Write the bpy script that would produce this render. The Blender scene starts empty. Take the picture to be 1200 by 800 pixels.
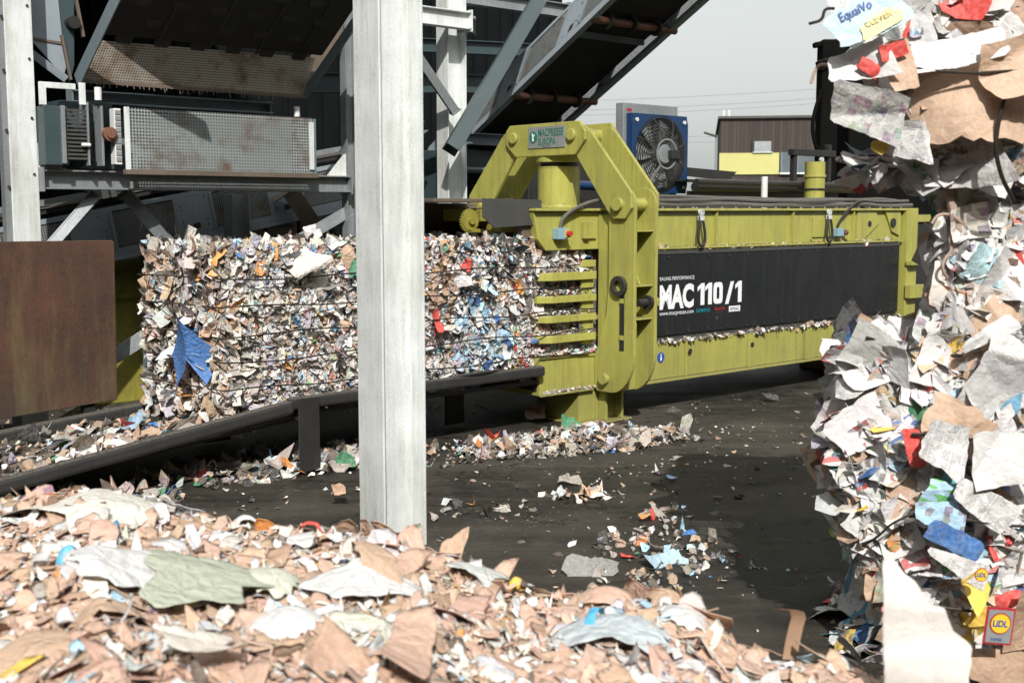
import bpy, math, random
import numpy as np
from mathutils import Vector, Matrix

random.seed(7)
rng = np.random.default_rng(11)
scene = bpy.context.scene
col = scene.collection
R = math.radians

# ------------------------------------------------------------------ camera
CAM_H = 1.85
F = 1400.0                       # focal length in pixels of a 1200 px wide frame
PITCH = math.atan(155.0 / F)
cam_d = bpy.data.cameras.new('camera')
cam = bpy.data.objects.new('camera', cam_d)
col.objects.link(cam)
cam.location = (0, 0, CAM_H)
cam.rotation_euler = (math.pi / 2 - PITCH, 0, 0)
cam_d.sensor_width = 36
cam_d.lens = F / 1200 * 36
cam_d.clip_end = 2000
cam_d.dof.use_dof = True
cam_d.dof.focus_distance = 8.5
cam_d.dof.aperture_fstop = 4.5
scene.camera = cam

# frame of the press: t runs along the press, w away from its front, z up
TH = R(41.359)
UX, UY = math.cos(TH), math.sin(TH)
OX, OY = -1.967, 8.0


def M(t, w, z):
    return (OX + t * UX - w * UY, OY + t * UY + w * UX, z)


def WPT(x, y, Y):
    """point of the place seen along a sight line at ground distance Y"""
    a = (x - 600) / F
    b = (400 - y) / F
    dy = math.cos(PITCH) + b * math.sin(PITCH)
    dz = -math.sin(PITCH) + b * math.cos(PITCH)
    k = Y / dy
    return (a * k, Y, CAM_H + dz * k)


# ------------------------------------------------------------------ materials
def new_mat(name):
    m = bpy.data.materials.new(name)
    m.use_nodes = True
    nt = m.node_tree
    b = nt.nodes['Principled BSDF']
    return m, nt, b


class NT:
    def __init__(s, nt):
        s.nt = nt

    def n(s, typ, **kw):
        nd = s.nt.nodes.new(typ)
        for k, v in kw.items():
            if k.startswith('i_'):
                nd.inputs[k[2:].replace('_', ' ')].default_value = v
            else:
                setattr(nd, k, v)
        return nd

    def l(s, a, b):
        s.nt.links.new(a, b)

    def math(s, op, a, b=None, clamp=False):
        nd = s.nt.nodes.new('ShaderNodeMath')
        nd.operation = op
        nd.use_clamp = clamp
        for i, v in enumerate((a, b)):
            if v is None:
                continue
            if isinstance(v, (int, float)):
                nd.inputs[i].default_value = v
            else:
                s.l(v, nd.inputs[i])
        return nd.outputs[0]

    def mix(s, fac, a, b, blend='MIX'):
        nd = s.nt.nodes.new('ShaderNodeMix')
        nd.data_type = 'RGBA'
        nd.blend_type = blend
        for i, v in ((0, fac), (6, a), (7, b)):
            if isinstance(v, (int, float)):
                nd.inputs[i].default_value = v
            elif isinstance(v, tuple):
                nd.inputs[i].default_value = v + (1,) if len(v) == 3 else v
            else:
                s.l(v, nd.inputs[i])
        return nd.outputs[2]

    def noise(s, vec, scale, detail=4, rough=.55, out=0):
        nd = s.n('ShaderNodeTexNoise')
        nd.inputs['Scale'].default_value = scale
        nd.inputs['Detail'].default_value = detail
        nd.inputs['Roughness'].default_value = rough
        if vec is not None:
            s.l(vec, nd.inputs['Vector'])
        return nd.outputs[out]

    def ramp(s, fac, a, b, ca=(0, 0, 0), cb=(1, 1, 1)):
        nd = s.n('ShaderNodeValToRGB')
        nd.color_ramp.elements[0].position = a
        nd.color_ramp.elements[1].position = b
        nd.color_ramp.elements[0].color = ca + (1,)
        nd.color_ramp.elements[1].color = cb + (1,)
        s.l(fac, nd.inputs[0])
        return nd.outputs[0]

    def mapping(s, vec, scale=(1, 1, 1), rot=(0, 0, 0)):
        nd = s.n('ShaderNodeMapping')
        nd.inputs['Scale'].default_value = scale
        nd.inputs['Rotation'].default_value = rot
        s.l(vec, nd.inputs['Vector'])
        return nd.outputs[0]

    def bump(s, height, strength, dist, bsdf):
        nd = s.n('ShaderNodeBump')
        nd.inputs['Strength'].default_value = strength
        nd.inputs['Distance'].default_value = dist
        s.l(height, nd.inputs['Height'])
        s.l(nd.outputs[0], bsdf.inputs['Normal'])


def surf(name, base, base2, dirt, rough=.5, metal=0., dirt_amt=.5, spec=.5, streak=True, scale=3.0, bumpd=.002,
         grain=0.0, edge=0.0, chips=0.0):
    """paint / metal / rubber with blotches, vertical runs and dust"""
    m, nt, b = new_mat(name)
    g = NT(nt)
    pos = g.n('ShaderNodeNewGeometry').outputs['Position']
    nz = g.noise(pos, scale, 5, .6)
    c = g.mix(g.ramp(nz, .35, .68), base, base2)
    fine = g.noise(pos, scale * 14, 4, .65)
    if streak:
        st = g.noise(g.mapping(pos, (9, 9, .7)), scale * .9, 4, .6)
        dm = g.math('MULTIPLY', g.ramp(st, .48, .78), g.ramp(fine, .3, .7))
    else:
        dm = g.ramp(g.noise(pos, scale * 2.3, 6, .7), .5, .75)
    dm = g.math('MULTIPLY', dm, dirt_amt)
    c = g.mix(dm, c, dirt)
    # dust on faces that look up
    nrm = g.n('ShaderNodeSeparateXYZ')
    g.l(g.n('ShaderNodeNewGeometry').outputs['Normal'], nrm.inputs[0])
    up = g.math('MULTIPLY', g.ramp(nrm.outputs[2], .6, .95), g.math('MULTIPLY', g.ramp(fine, .3, .6), .6))
    c = g.mix(up, c, (.17, .15, .125))
    if edge:
        bev = g.n('ShaderNodeBevel', samples=4)
        bev.inputs['Radius'].default_value = .012
        dd = g.n('ShaderNodeVectorMath', operation='DOT_PRODUCT')
        g.l(bev.outputs[0], dd.inputs[0])
        g.l(g.n('ShaderNodeNewGeometry').outputs['Normal'], dd.inputs[1])
        ew = g.math('MULTIPLY', g.ramp(dd.outputs['Value'], .9, .995, (1, 1, 1), (0, 0, 0)), g.ramp(g.noise(pos, 30, 4), .45, .6))
        c = g.mix(g.math('MULTIPLY', ew, edge), c, (.25, .2, .14))
    if grain:
        c = g.mix(grain, c, g.ramp(g.noise(pos, 90, 2), .3, .7), 'OVERLAY')
    if chips:
        n1 = g.noise(pos, 22, 6, .75)
        n2 = g.noise(pos, 2.2, 3, .5)
        ch_ = g.math('MULTIPLY', g.ramp(n1, .655, .675), g.ramp(n2, .45, .62))
        c = g.mix(g.math('MULTIPLY', ch_, chips), c, (.075, .042, .025))
        halo = g.math('MULTIPLY', g.ramp(n1, .56, .70), g.ramp(n2, .45, .65))
        c = g.mix(g.math('MULTIPLY', halo, chips * .35), c, (.16, .115, .05))
        gr = g.ramp(g.noise(g.mapping(pos, (3, 3, .5)), 1.6, 5, .65), .50, .72)
        c = g.mix(g.math('MULTIPLY', gr, .38), c, (.17, .15, .06))
        sp_ = g.n('ShaderNodeSeparateXYZ')
        g.l(pos, sp_.inputs[0])
        low_ = g.math('MULTIPLY', g.ramp(g.math('ADD', sp_.outputs[2], g.math('MULTIPLY', n1, .5)), .45, .95, (1, 1, 1), (0, 0, 0)), .35 * chips)
        c = g.mix(low_, c, (.10, .088, .06))
    g.l(c, b.inputs['Base Color'])
    rr = g.math('ADD', g.math('MULTIPLY', fine, .25), rough - .12)
    g.l(rr, b.inputs['Roughness'])
    b.inputs['Metallic'].default_value = metal
    b.inputs['Specular IOR Level'].default_value = spec
    g.bump(g.noise(pos, scale * 10, 5, .6), .5, bumpd, b)
    return m


MAT = {}
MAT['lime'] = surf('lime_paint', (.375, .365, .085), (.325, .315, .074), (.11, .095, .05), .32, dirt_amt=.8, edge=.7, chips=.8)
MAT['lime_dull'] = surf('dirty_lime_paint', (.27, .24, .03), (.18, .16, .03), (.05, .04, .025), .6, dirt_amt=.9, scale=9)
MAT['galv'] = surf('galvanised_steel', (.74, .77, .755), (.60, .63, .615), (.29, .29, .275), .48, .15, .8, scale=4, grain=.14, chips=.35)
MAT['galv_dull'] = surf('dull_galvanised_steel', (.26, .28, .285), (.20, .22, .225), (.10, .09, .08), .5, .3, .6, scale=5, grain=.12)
MAT['blue_grey'] = surf('blue_grey_paint', (.135, .175, .19), (.11, .145, .16), (.07, .06, .05), .5, 0, .5)
MAT['blue_pale'] = surf('pale_blue_grey_paint', (.27, .31, .34), (.22, .26, .29), (.14, .12, .11), .5, 0, .5)
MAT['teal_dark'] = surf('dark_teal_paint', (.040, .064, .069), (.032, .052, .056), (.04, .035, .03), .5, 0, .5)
MAT['black_steel'] = surf('black_steel', (.018, .018, .018), (.028, .027, .025), (.06, .055, .05), .5, .1, .6)
MAT['rubber'] = surf('black_rubber', (.014, .014, .013), (.022, .021, .019), (.07, .063, .055), .75, 0, .35, scale=4)
MAT['silhouette_black'] = surf('silhouette_black_steel', (.005, .005, .005), (.007, .007, .006), (.006, .006, .006), .95, 0, .4, spec=.04)  # blacker than plain steel so the sunlit mast stays a silhouette
MAT['panel'] = surf('black_panel_sheet', (.008, .009, .010), (.013, .014, .015), (.05, .047, .042), .40, 0, .45, scale=2.5, bumpd=.003)
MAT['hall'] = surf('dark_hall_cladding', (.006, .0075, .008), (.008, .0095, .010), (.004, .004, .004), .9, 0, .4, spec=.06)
MAT['rust'] = surf('rusty_plate', (.078, .033, .017), (.030, .017, .012), (.018, .012, .010), .8, 0, .95, scale=1.6, bumpd=.006, grain=.3, chips=.5)
MAT['brown'] = surf('brown_paint', (.14, .105, .08), (.10, .08, .06), (.05, .04, .03), .6, 0, .6)
MAT['grey_plate'] = surf('grey_plate_steel', (.055, .056, .052), (.045, .045, .042), (.10, .09, .08), .6, 0, .5)
MAT['blue'] = surf('blue_enamel', (.006, .034, .105), (.005, .028, .09), (.05, .05, .06), .38, 0, .3)
MAT['white'] = surf('white_plastic', (.72, .72, .70), (.62, .62, .6), (.3, .28, .25), .5, 0, .4)
MAT['ring_steel'] = surf('bare_dark_steel', (.05, .048, .042), (.03, .03, .028), (.09, .07, .05), .5, .4, .6)
MAT['copper'] = surf('rusty_roller', (.22, .10, .065), (.15, .075, .05), (.07, .05, .04), .55, .2, .6, scale=8)
MAT['hose'] = surf('grey_hose', (.10, .095, .085), (.07, .066, .06), (.2, .18, .15), .6, 0, .5)
MAT['wire'] = surf('dark_wire', (.02, .019, .018), (.05, .04, .03), (.09, .05, .03), .5, .4, .5)
MAT['string'] = surf('pale_brown_string', (.42, .31, .24), (.34, .25, .2), (.2, .15, .12), .8)
MAT['ctrl_blue'] = surf('pale_blue_box', (.22, .36, .42), (.2, .33, .4), (.1, .1, .1), .5)
MAT['ctrl_yellow'] = surf('yellow_box', (.55, .40, .04), (.5, .36, .04), (.1, .1, .1), .5)
MAT['red'] = surf('red_plastic', (.45, .03, .025), (.4, .03, .02), (.1, .05, .05), .45)
MAT['glass'] = surf('dark_window_glass', (.10, .12, .13), (.13, .15, .16), (.1, .1, .1), .12, 0, .1)
MAT['glass_pale'] = surf('pale_window_glass', (.32, .34, .35), (.25, .27, .28), (.2, .2, .2), .2, 0, .4, streak=False)
MAT['yellow_wall'] = surf('yellow_render', (.47, .45, .17), (.44, .42, .16), (.3, .28, .12), .8, 0, .25, scale=1)
MAT['sign'] = surf('brushed_sign_plate', (.36, .38, .38), (.32, .34, .34), (.2, .2, .2), .4, .4, .3)
MAT['ink_white'] = surf('white_lettering', (.74, .76, .78), (.68, .7, .72), (.4, .4, .4), .5, 0, .35)
MAT['ink_green'] = surf('green_lettering', (.02, .16, .11), (.02, .15, .10), (.05, .1, .08), .5)
MAT['ink_dark'] = surf('dark_lettering', (.03, .05, .05), (.03, .04, .04), (.05, .05, .05), .5)
MAT['ink_teal'] = surf('teal_lettering', (.01, .22, .26), (.01, .2, .24), (.05, .1, .1), .5)
MAT['ink_red'] = surf('red_lettering', (.38, .02, .03), (.35, .02, .03), (.1, .05, .05), .5)
MAT['ink_blue'] = surf('blue_lettering', (.02, .08, .32), (.02, .07, .3), (.05, .05, .1), .5)
MAT['yellow_print'] = surf('yellow_print', (.72, .5, .03), (.7, .48, .03), (.4, .3, .05), .5)


def perforated(name, base, pitch, hole, square=True, dirt=(.16, .09, .05)):
    m, nt, b = new_mat(name)
    g = NT(nt)
    uv = g.n('ShaderNodeUVMap').outputs[0]
    sp = g.n('ShaderNodeSeparateXYZ')
    g.l(uv, sp.inputs[0])
    fx = g.math('ABSOLUTE', g.math('SUBTRACT', g.math('FRACT', g.math('MULTIPLY', sp.outputs[0], 1 / pitch)), .5))
    fy = g.math('ABSOLUTE', g.math('SUBTRACT', g.math('FRACT', g.math('MULTIPLY', sp.outputs[1], 1 / pitch)), .5))
    if square:
        d = g.math('MAXIMUM', fx, fy)
    else:
        d = g.math('SQRT', g.math('ADD', g.math('MULTIPLY', fx, fx), g.math('MULTIPLY', fy, fy)))
    solid = g.math('GREATER_THAN', d, hole)
    pos = g.n('ShaderNodeNewGeometry').outputs['Position']
    c = g.mix(g.ramp(g.noise(pos, 5, 5, .65), .5, .72), base, dirt)
    g.l(c, b.inputs['Base Color'])
    b.inputs['Roughness'].default_value = .55
    b.inputs['Metallic'].default_value = .2
    tr = g.n('ShaderNodeBsdfTransparent')
    mx = g.n('ShaderNodeMixShader')
    g.l(solid, mx.inputs[0])
    g.l(tr.outputs[0], mx.inputs[1])
    g.l(b.outputs[0], mx.inputs[2])
    g.l(mx.outputs[0], nt.nodes['Material Output'].inputs[0])
    return m


MAT['mesh'] = perforated('square_mesh', (.29, .315, .305), .026, .29)
MAT['perf'] = perforated('perforated_sheet', (.36, .33, .28), .022, .25, False)
MAT['perf_fine'] = perforated('fine_perforated_sheet', (.20, .215, .21), .020, .31, False)


def boards_mat():
    m, nt, b = new_mat('weathered_dark_boards')
    g = NT(nt)
    tc = g.n('ShaderNodeTexCoord').outputs['Object']
    sp = g.n('ShaderNodeSeparateXYZ')
    g.l(tc, sp.inputs[0])
    k = g.math('MULTIPLY', sp.outputs[0], 1 / .14)
    idx = g.math('FLOOR', k)
    wn = g.n('ShaderNodeTexWhiteNoise', noise_dimensions='1D')
    g.l(idx, wn.inputs['W'])
    gap = g.math('LESS_THAN', g.math('FRACT', k), .1)
    grain = g.noise(g.mapping(tc, (14, 14, .5)), 2, 5, .6)
    c = g.mix(wn.outputs[0], (.024, .0185, .0155), (.048, .037, .031))
    c = g.mix(g.math('MULTIPLY', g.ramp(grain, .4, .75), .7), c, (.065, .04, .03))
    topz = g.ramp(g.math('MULTIPLY', g.math('ADD', sp.outputs[2], g.math('MULTIPLY', grain, 1.2)), .16), .92, 1.0)
    c = g.mix(g.math('MULTIPLY', topz, .6), c, (.13, .055, .036))
    c = g.mix(gap, c, (.012, .01, .009))
    g.l(c, b.inputs['Base Color'])
    b.inputs['Roughness'].default_value = .8
    return m


MAT['boards'] = boards_mat()


def ground_mat():
    m, nt, b = new_mat('dirty_wet_asphalt')
    g = NT(nt)
    tc = g.n('ShaderNodeTexCoord').outputs['Object']
    big = g.noise(tc, .55, 4, .55)
    tr = g.noise(g.mapping(tc, (.5, 3.4, 1), (0, 0, R(-12))), 1.1, 5, .62)      # tyre smears
    tr2 = g.noise(g.mapping(tc, (.35, 7, 1), (0, 0, R(-22))), 1.6, 4, .6)
    fine = g.noise(tc, 60, 4, .7)
    grit = g.noise(tc, 28, 8, .8)
    wetn = g.math('ADD', g.math('MULTIPLY', big, .5), g.math('ADD', g.math('MULTIPLY', tr, .26), g.math('ADD', g.math('MULTIPLY', tr2, .14), g.math('MULTIPLY', g.noise(tc, 4.5, 6, .75), .22))))
    dry = g.ramp(wetn, .46, .66)
    c = g.mix(dry, (.015, .0134, .011), (.115, .102, .080))
    # tyre tracks: arcs of darker bars sweeping across the yard
    spt = g.n('ShaderNodeSeparateXYZ')
    g.l(tc, spt.inputs[0])
    rad = g.math('SQRT', g.math('ADD', g.math('POWER', g.math('SUBTRACT', spt.outputs[0], -6.), 2.), g.math('POWER', g.math('SUBTRACT', spt.outputs[1], 21.), 2.)))
    tr3 = g.math('SINE', g.math('ADD', g.math('MULTIPLY', rad, 3.4), g.math('MULTIPLY', g.noise(tc, .8, 3), 2.2)))
    tk = g.math('MULTIPLY', g.ramp(tr3, .35, .9), g.ramp(g.noise(tc, 2.2, 5, .65), .38, .62))
    c = g.mix(g.math('MULTIPLY', tk, .65), c, (.014, .0125, .010))
    c = g.mix(g.math('MULTIPLY', g.ramp(grit, .50, .70), .6), c, (.075, .066, .052))
    c = g.mix(g.math('MULTIPLY', g.ramp(fine, .3, .7), .45), c, (.014, .0125, .010))
    stn = g.ramp(g.noise(tc, 3.1, 6, .7), .56, .62)
    c = g.mix(g.math('MULTIPLY', stn, .45), c, (.10, .09, .072))
    cv_ = g.n('ShaderNodeTexVoronoi', i_Scale=.55, feature='DISTANCE_TO_EDGE')
    wv2 = g.n('ShaderNodeVectorMath', operation='ADD')
    wv3 = g.n('ShaderNodeVectorMath', operation='SCALE')
    g.l(g.noise(tc, 2.2, 6, .65, 1), wv3.inputs[0])
    wv3.inputs['Scale'].default_value = 1.1
    g.l(tc, wv2.inputs[0])
    g.l(wv3.outputs[0], wv2.inputs[1])
    g.l(wv2.outputs[0], cv_.inputs['Vector'])
    crk = g.math('MULTIPLY', g.math('LESS_THAN', cv_.outputs['Distance'], .006), .8)
    c = g.mix(crk, c, (.004, .004, .0035))
    vo = g.n('ShaderNodeTexVoronoi', i_Scale=38.0)
    g.l(tc, vo.inputs['Vector'])
    sel = g.n('ShaderNodeSeparateColor')
    g.l(vo.outputs['Color'], sel.inputs[0])
    sz = g.math('MULTIPLY', g.math('SUBTRACT', sel.outputs[0], .80), 1.5)
    chip = g.math('LESS_THAN', vo.outputs['Distance'], sz)
    chip = g.math('MULTIPLY', chip, g.ramp(g.noise(tc, .9, 4, .6), .42, .62))
    cc = g.mix(sel.outputs[1], (.10, .09, .075), (.34, .32, .28))
    c = g.mix(chip, c, cc)
    g.l(c, b.inputs['Base Color'])
    g.l(g.math('ADD', g.math('MULTIPLY', dry, .28), .52), b.inputs['Roughness'])
    b.inputs['Specular IOR Level'].default_value = .25
    h = g.math('ADD', g.math('MULTIPLY', fine, .4), g.math('ADD', grit, g.math('MULTIPLY', tr, 1.2)))
    g.bump(h, .9, .02, b)
    return m


MAT['ground'] = ground_mat()


def paper_mat(name, bumpd, crumple_scale, print_k=1.0, soft=False):
    """colour and kind of print come from each scrap's own attributes"""
    m, nt, b = new_mat(name)
    g = NT(nt)
    colr = g.n('ShaderNodeAttribute', attribute_name='tint').outputs['Color']
    sty_n = g.n('ShaderNodeAttribute', attribute_name='style')
    sep = g.n('ShaderNodeSeparateColor')
    g.l(sty_n.outputs['Color'], sep.inputs[0])
    sty, rnd = sep.outputs[0], sep.outputs[1]
    uv = g.n('ShaderNodeUVMap').outputs[0]
    su = g.n('ShaderNodeSeparateXYZ')
    g.l(uv, su.inputs[0])
    U, V = su.outputs[0], su.outputs[1]

    def band(lo, hi):
        return g.math('MULTIPLY', g.math('GREATER_THAN', sty, lo), g.math('LESS_THAN', sty, hi))
    c = colr
    # printed lines of text in columns
    rows = g.math('MULTIPLY', V, 62 * print_k)
    line = g.math('LESS_THAN', g.math('FRACT', rows), .5)
    cmb = g.n('ShaderNodeCombineXYZ')
    g.l(g.math('MULTIPLY', U, 150 * print_k), cmb.inputs[0])
    g.l(g.math('MULTIPLY', g.math('FLOOR', rows), 7.3), cmb.inputs[1])
    words = g.math('GREATER_THAN', g.noise(cmb.outputs[0], .45, 2), .44)
    colm = g.math('GREATER_THAN', g.math('FRACT', g.math('MULTIPLY', U, 9 * print_k)), .13)
    block = g.math('GREATER_THAN', g.noise(uv, 7 * print_k, 1), .47)
    txt = g.math('MULTIPLY', g.math('MULTIPLY', line, words), g.math('MULTIPLY', colm, block))
    c = g.mix(g.math('MULTIPLY', g.math('MULTIPLY', txt, band(.15, .6)), .62), c, (.06, .06, .07))
    # pictures: blocks with cells of colour
    vb = g.n('ShaderNodeTexVoronoi', i_Scale=11.0 * print_k, distance='CHEBYCHEV', voronoi_dimensions='2D')
    g.l(uv, vb.inputs['Vector'])
    sb = g.n('ShaderNodeSeparateColor')
    g.l(vb.outputs['Color'], sb.inputs[0])
    vc = g.n('ShaderNodeTexVoronoi', i_Scale=46.0 * print_k, voronoi_dimensions='2D')
    g.l(uv, vc.inputs['Vector'])
    hs = g.n('ShaderNodeHueSaturation', i_Saturation=.6, i_Value=.5)
    nc = g.n('ShaderNodeTexNoise', i_Scale=30.0 * print_k, i_Detail=5.0)
    g.l(uv, nc.inputs['Vector'])
    g.l(g.mix(.5, vc.outputs['Color'], nc.outputs['Color']), hs.inputs['Color'])
    tinted = g.mix(.5, hs.outputs[0], vb.outputs['Color'], 'MULTIPLY')
    pic = g.math('MULTIPLY', g.math('GREATER_THAN', sb.outputs[0], .5), g.math('LESS_THAN', vb.outputs['Distance'], .42))
    c = g.mix(g.math('MULTIPLY', g.math('MULTIPLY', pic, band(.4, .9)), .82), c, tinted)
    # bold bands of one colour
    hue = g.n('ShaderNodeCombineColor', mode='HSV')
    hr = g.n('ShaderNodeValToRGB')
    hr.color_ramp.interpolation = 'CONSTANT'
    hr.color_ramp.elements[0].color = (.0, .0, .0, 1)
    for p_, h_ in ((.35, .57), (.6, .02), (.72, .11), (.84, .62), (.95, .33)):
        e_ = hr.color_ramp.elements.new(p_)
        e_.color = (h_, h_, h_, 1)
    hr.color_ramp.elements[-1].color = (.6, .6, .6, 1)
    g.l(rnd, hr.inputs[0])
    g.l(hr.outputs[0], hue.inputs[0])
    hue.inputs[1].default_value = .75
    hue.inputs[2].default_value = .42
    bandm = g.math('GREATER_THAN', g.noise(g.mapping(uv, (1, 3, 1)), 5 * print_k, 0), .56)
    c = g.mix(g.math('MULTIPLY', bandm, band(.8, 1.1)), c, hue.outputs[0])
    # soil
    pos = g.n('ShaderNodeNewGeometry').outputs['Position']
    soil = g.ramp(g.noise(pos, 9, 6, .7), .52, .8)
    c = g.mix(g.math('MULTIPLY', soil, .32), c, (.16, .12, .085))
    c = g.mix(g.math('MULTIPLY', g.ramp(g.noise(uv, 55, 3), .3, .75), .14), c, (.9, .86, .8))
    g.l(c, b.inputs['Base Color'])
    b.inputs['Roughness'].default_value = .62
    b.inputs['Specular IOR Level'].default_value = .3
    v1 = g.n('ShaderNodeTexVoronoi', i_Scale=float(crumple_scale), feature='DISTANCE_TO_EDGE')
    wob = g.n('ShaderNodeVectorMath', operation='ADD')
    sc = g.n('ShaderNodeVectorMath', operation='SCALE')
    g.l(g.noise(uv, 9, 3, .5, 1), sc.inputs[0])
    sc.inputs['Scale'].default_value = .12
    g.l(uv, wob.inputs[0])
    g.l(sc.outputs[0], wob.inputs[1])
    g.l(wob.outputs[0], v1.inputs['Vector'])
    h = g.math('ADD', g.ramp(v1.outputs['Distance'], 0, .5), g.math('MULTIPLY', g.noise(uv, crumple_scale * 3, 4, .6), .8))
    g.bump(h, .8, bumpd, b)
    return m


MAT['paper'] = paper_mat('printed_paper', .006, 11, 2.3)
MAT['smooth_card'] = paper_mat('smooth_card', .003, 5)
MAT['flakes'] = paper_mat('dirty_flakes', .008, 26, 2.2)
MAT['card'] = paper_mat('torn_cardboard', .009, 16, 1.3)
MAT['core'] = surf('pressed_paper_core', (.17, .15, .13), (.09, .078, .066), (.30, .27, .24), .9, 0, .6, scale=9, streak=False, bumpd=.03)


# ------------------------------------------------------------------ mesh builder
MATRICES = {}


class MB:
    def __init__(s):
        s.v = []
        s.f = []
        s.uv = {}
        s.cuts = []

    def add(s, vs, fs):
        o = len(s.v)
        s.cuts.append((o, len(s.f)))
        s.v += [tuple(p) for p in vs]
        s.f += [tuple(i + o for i in f) for f in fs]
        return s

    def each(s, name, mat, parent=None, **k):
        """every piece added becomes an object of its own"""
        ends = s.cuts[1:] + [(len(s.v), len(s.f))]
        out = []
        for (v0, f0), (v1, f1) in zip(s.cuts, ends):
            m = MB()
            m.v = s.v[v0:v1]
            m.f = [tuple(i - v0 for i in f) for f in s.f[f0:f1]]
            m.uv = {i - f0: u for i, u in s.uv.items() if f0 <= i < f1}
            out.append(m.build(name, mat, parent, **k))
        return out

    def hexa(s, a):
        """8 corners: bottom ring, top ring"""
        return s.add(a, [(3, 2, 1, 0), (4, 5, 6, 7), (0, 1, 5, 4), (1, 2, 6, 5), (2, 3, 7, 6), (3, 0, 4, 7)])

    def mbox(s, t0, t1, w0, w1, z0, z1):
        return s.hexa([M(t0, w0, z0), M(t1, w0, z0), M(t1, w1, z0), M(t0, w1, z0),
                       M(t0, w0, z1), M(t1, w0, z1), M(t1, w1, z1), M(t0, w1, z1)])

    def wbox(s, x0, x1, y0, y1, z0, z1):
        return s.hexa([(x0, y0, z0), (x1, y0, z0), (x1, y1, z0), (x0, y1, z0),
                       (x0, y0, z1), (x1, y0, z1), (x1, y1, z1), (x0, y1, z1)])

    def prism(s, poly, fa, fb):
        """poly of 2-D points, fa/fb map a point to the two faces"""
        n = len(poly)
        vs = [fa(*p) for p in poly] + [fb(*p) for p in poly]
        fs = [tuple(range(n - 1, -1, -1)), tuple(range(n, 2 * n))]
        fs += [(i, (i + 1) % n, n + (i + 1) % n, n + i) for i in range(n)]
        return s.add(vs, fs)

    def wz(s, poly, t0, t1):
        return s.prism(poly, lambda a, b: M(t0, a, b), lambda a, b: M(t1, a, b))

    def tz(s, poly, w0, w1):
        return s.prism(poly, lambda a, b: M(a, w0, b), lambda a, b: M(a, w1, b))

    def bar(s, p, q, wd, ht, up=(0, 0, 1)):
        p, q, up = Vector(p), Vector(q), Vector(up)
        d = (q - p).normalized()
        x = d.cross(up).normalized() * wd / 2
        y = x.cross(d).normalized() * ht / 2
        return s.hexa([p - x - y, p + x - y, p + x + y, p - x + y, q - x - y, q + x - y, q + x + y, q - x + y])

    def chan(s, p, q, wd, ht, th=.012, up=(0, 0, 1)):
        """rolled I section: web height ht, flange width wd"""
        p, q, up = Vector(p), Vector(q), Vector(up)
        d = (q - p).normalized()
        x = d.cross(up).normalized()
        y = x.cross(d).normalized()
        s.bar(p, q, th, ht - 2 * th - .002, up)
        for k in (-1, 1):
            o = y * k * (ht / 2 - th / 2)
            s.bar(p + o, q + o, wd, th, up)
        return s

    def cyl(s, p, q, r, n=24, r2=None):
        p, q = Vector(p), Vector(q)
        d = (q - p).normalized()
        a = d.orthogonal().normalized()
        b = d.cross(a)
        r2 = r if r2 is None else r2
        vs = []
        for c, rr in ((p, r), (q, r2)):
            for i in range(n):
                an = 2 * math.pi * i / n
                vs.append(c + (a * math.cos(an) + b * math.sin(an)) * rr)
        fs = [tuple(range(n - 1, -1, -1)), tuple(range(n, 2 * n))]
        fs += [(i, (i + 1) % n, n + (i + 1) % n, n + i) for i in range(n)]
        return s.add(vs, fs)

    def ring(s, c, ax, ro, ri, th, n=28):
        c, d = Vector(c), Vector(ax).normalized()
        a = d.orthogonal().normalized()
        b = d.cross(a)
        vs = []
        for h in (-th / 2, th / 2):
            for rr in (ro, ri):
                for i in range(n):
                    an = 2 * math.pi * i / n
                    vs.append(c + d * h + (a * math.cos(an) + b * math.sin(an)) * rr)
        fs = []
        for i in range(n):
            j = (i + 1) % n
            fs += [(i, j, n + j, n + i), (2 * n + j, 2 * n + i, 3 * n + i, 3 * n + j),
                   (j, i, 2 * n + i, 2 * n + j), (n + i, n + j, 3 * n + j, 3 * n + i)]
        return s.add(vs, fs)

    def tube(s, pts, r, n=8, smooth=3):
        pts = [Vector(p) for p in pts]
        for _ in range(smooth if len(pts) > 2 else 0):
            q = [pts[0]]
            for i in range(len(pts) - 1):
                q += [pts[i] * .75 + pts[i + 1] * .25, pts[i] * .25 + pts[i + 1] * .75]
            pts = q + [pts[-1]]
        vs, fs = [], []
        prev = None
        for i, p in enumerate(pts):
            d = (pts[min(i + 1, len(pts) - 1)] - pts[max(i - 1, 0)]).normalized()
            a = d.orthogonal().normalized() if prev is None else (prev - d * prev.dot(d)).normalized()
            prev = a
            b = d.cross(a)
            for k in range(n):
                an = 2 * math.pi * k / n
                vs.append(p + (a * math.cos(an) + b * math.sin(an)) * r)
            if i:
                o = (i - 1) * n
                fs += [(o + k, o + (k + 1) % n, o + n + (k + 1) % n, o + n + k) for k in range(n)]
        fs += [tuple(range(n - 1, -1, -1)), tuple(range(len(vs) - n, len(vs)))]
        return s.add(vs, fs)

    def sheet(s, a, b, c, d, lu, lv):
        o = len(s.v)
        s.cuts.append((o, len(s.f)))
        s.v += [tuple(p) for p in (a, b, c, d)]
        s.f.append((o, o + 1, o + 2, o + 3))
        s.uv[len(s.f) - 1] = [(0, 0), (lu, 0), (lu, lv), (0, lv)]
        return s

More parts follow.
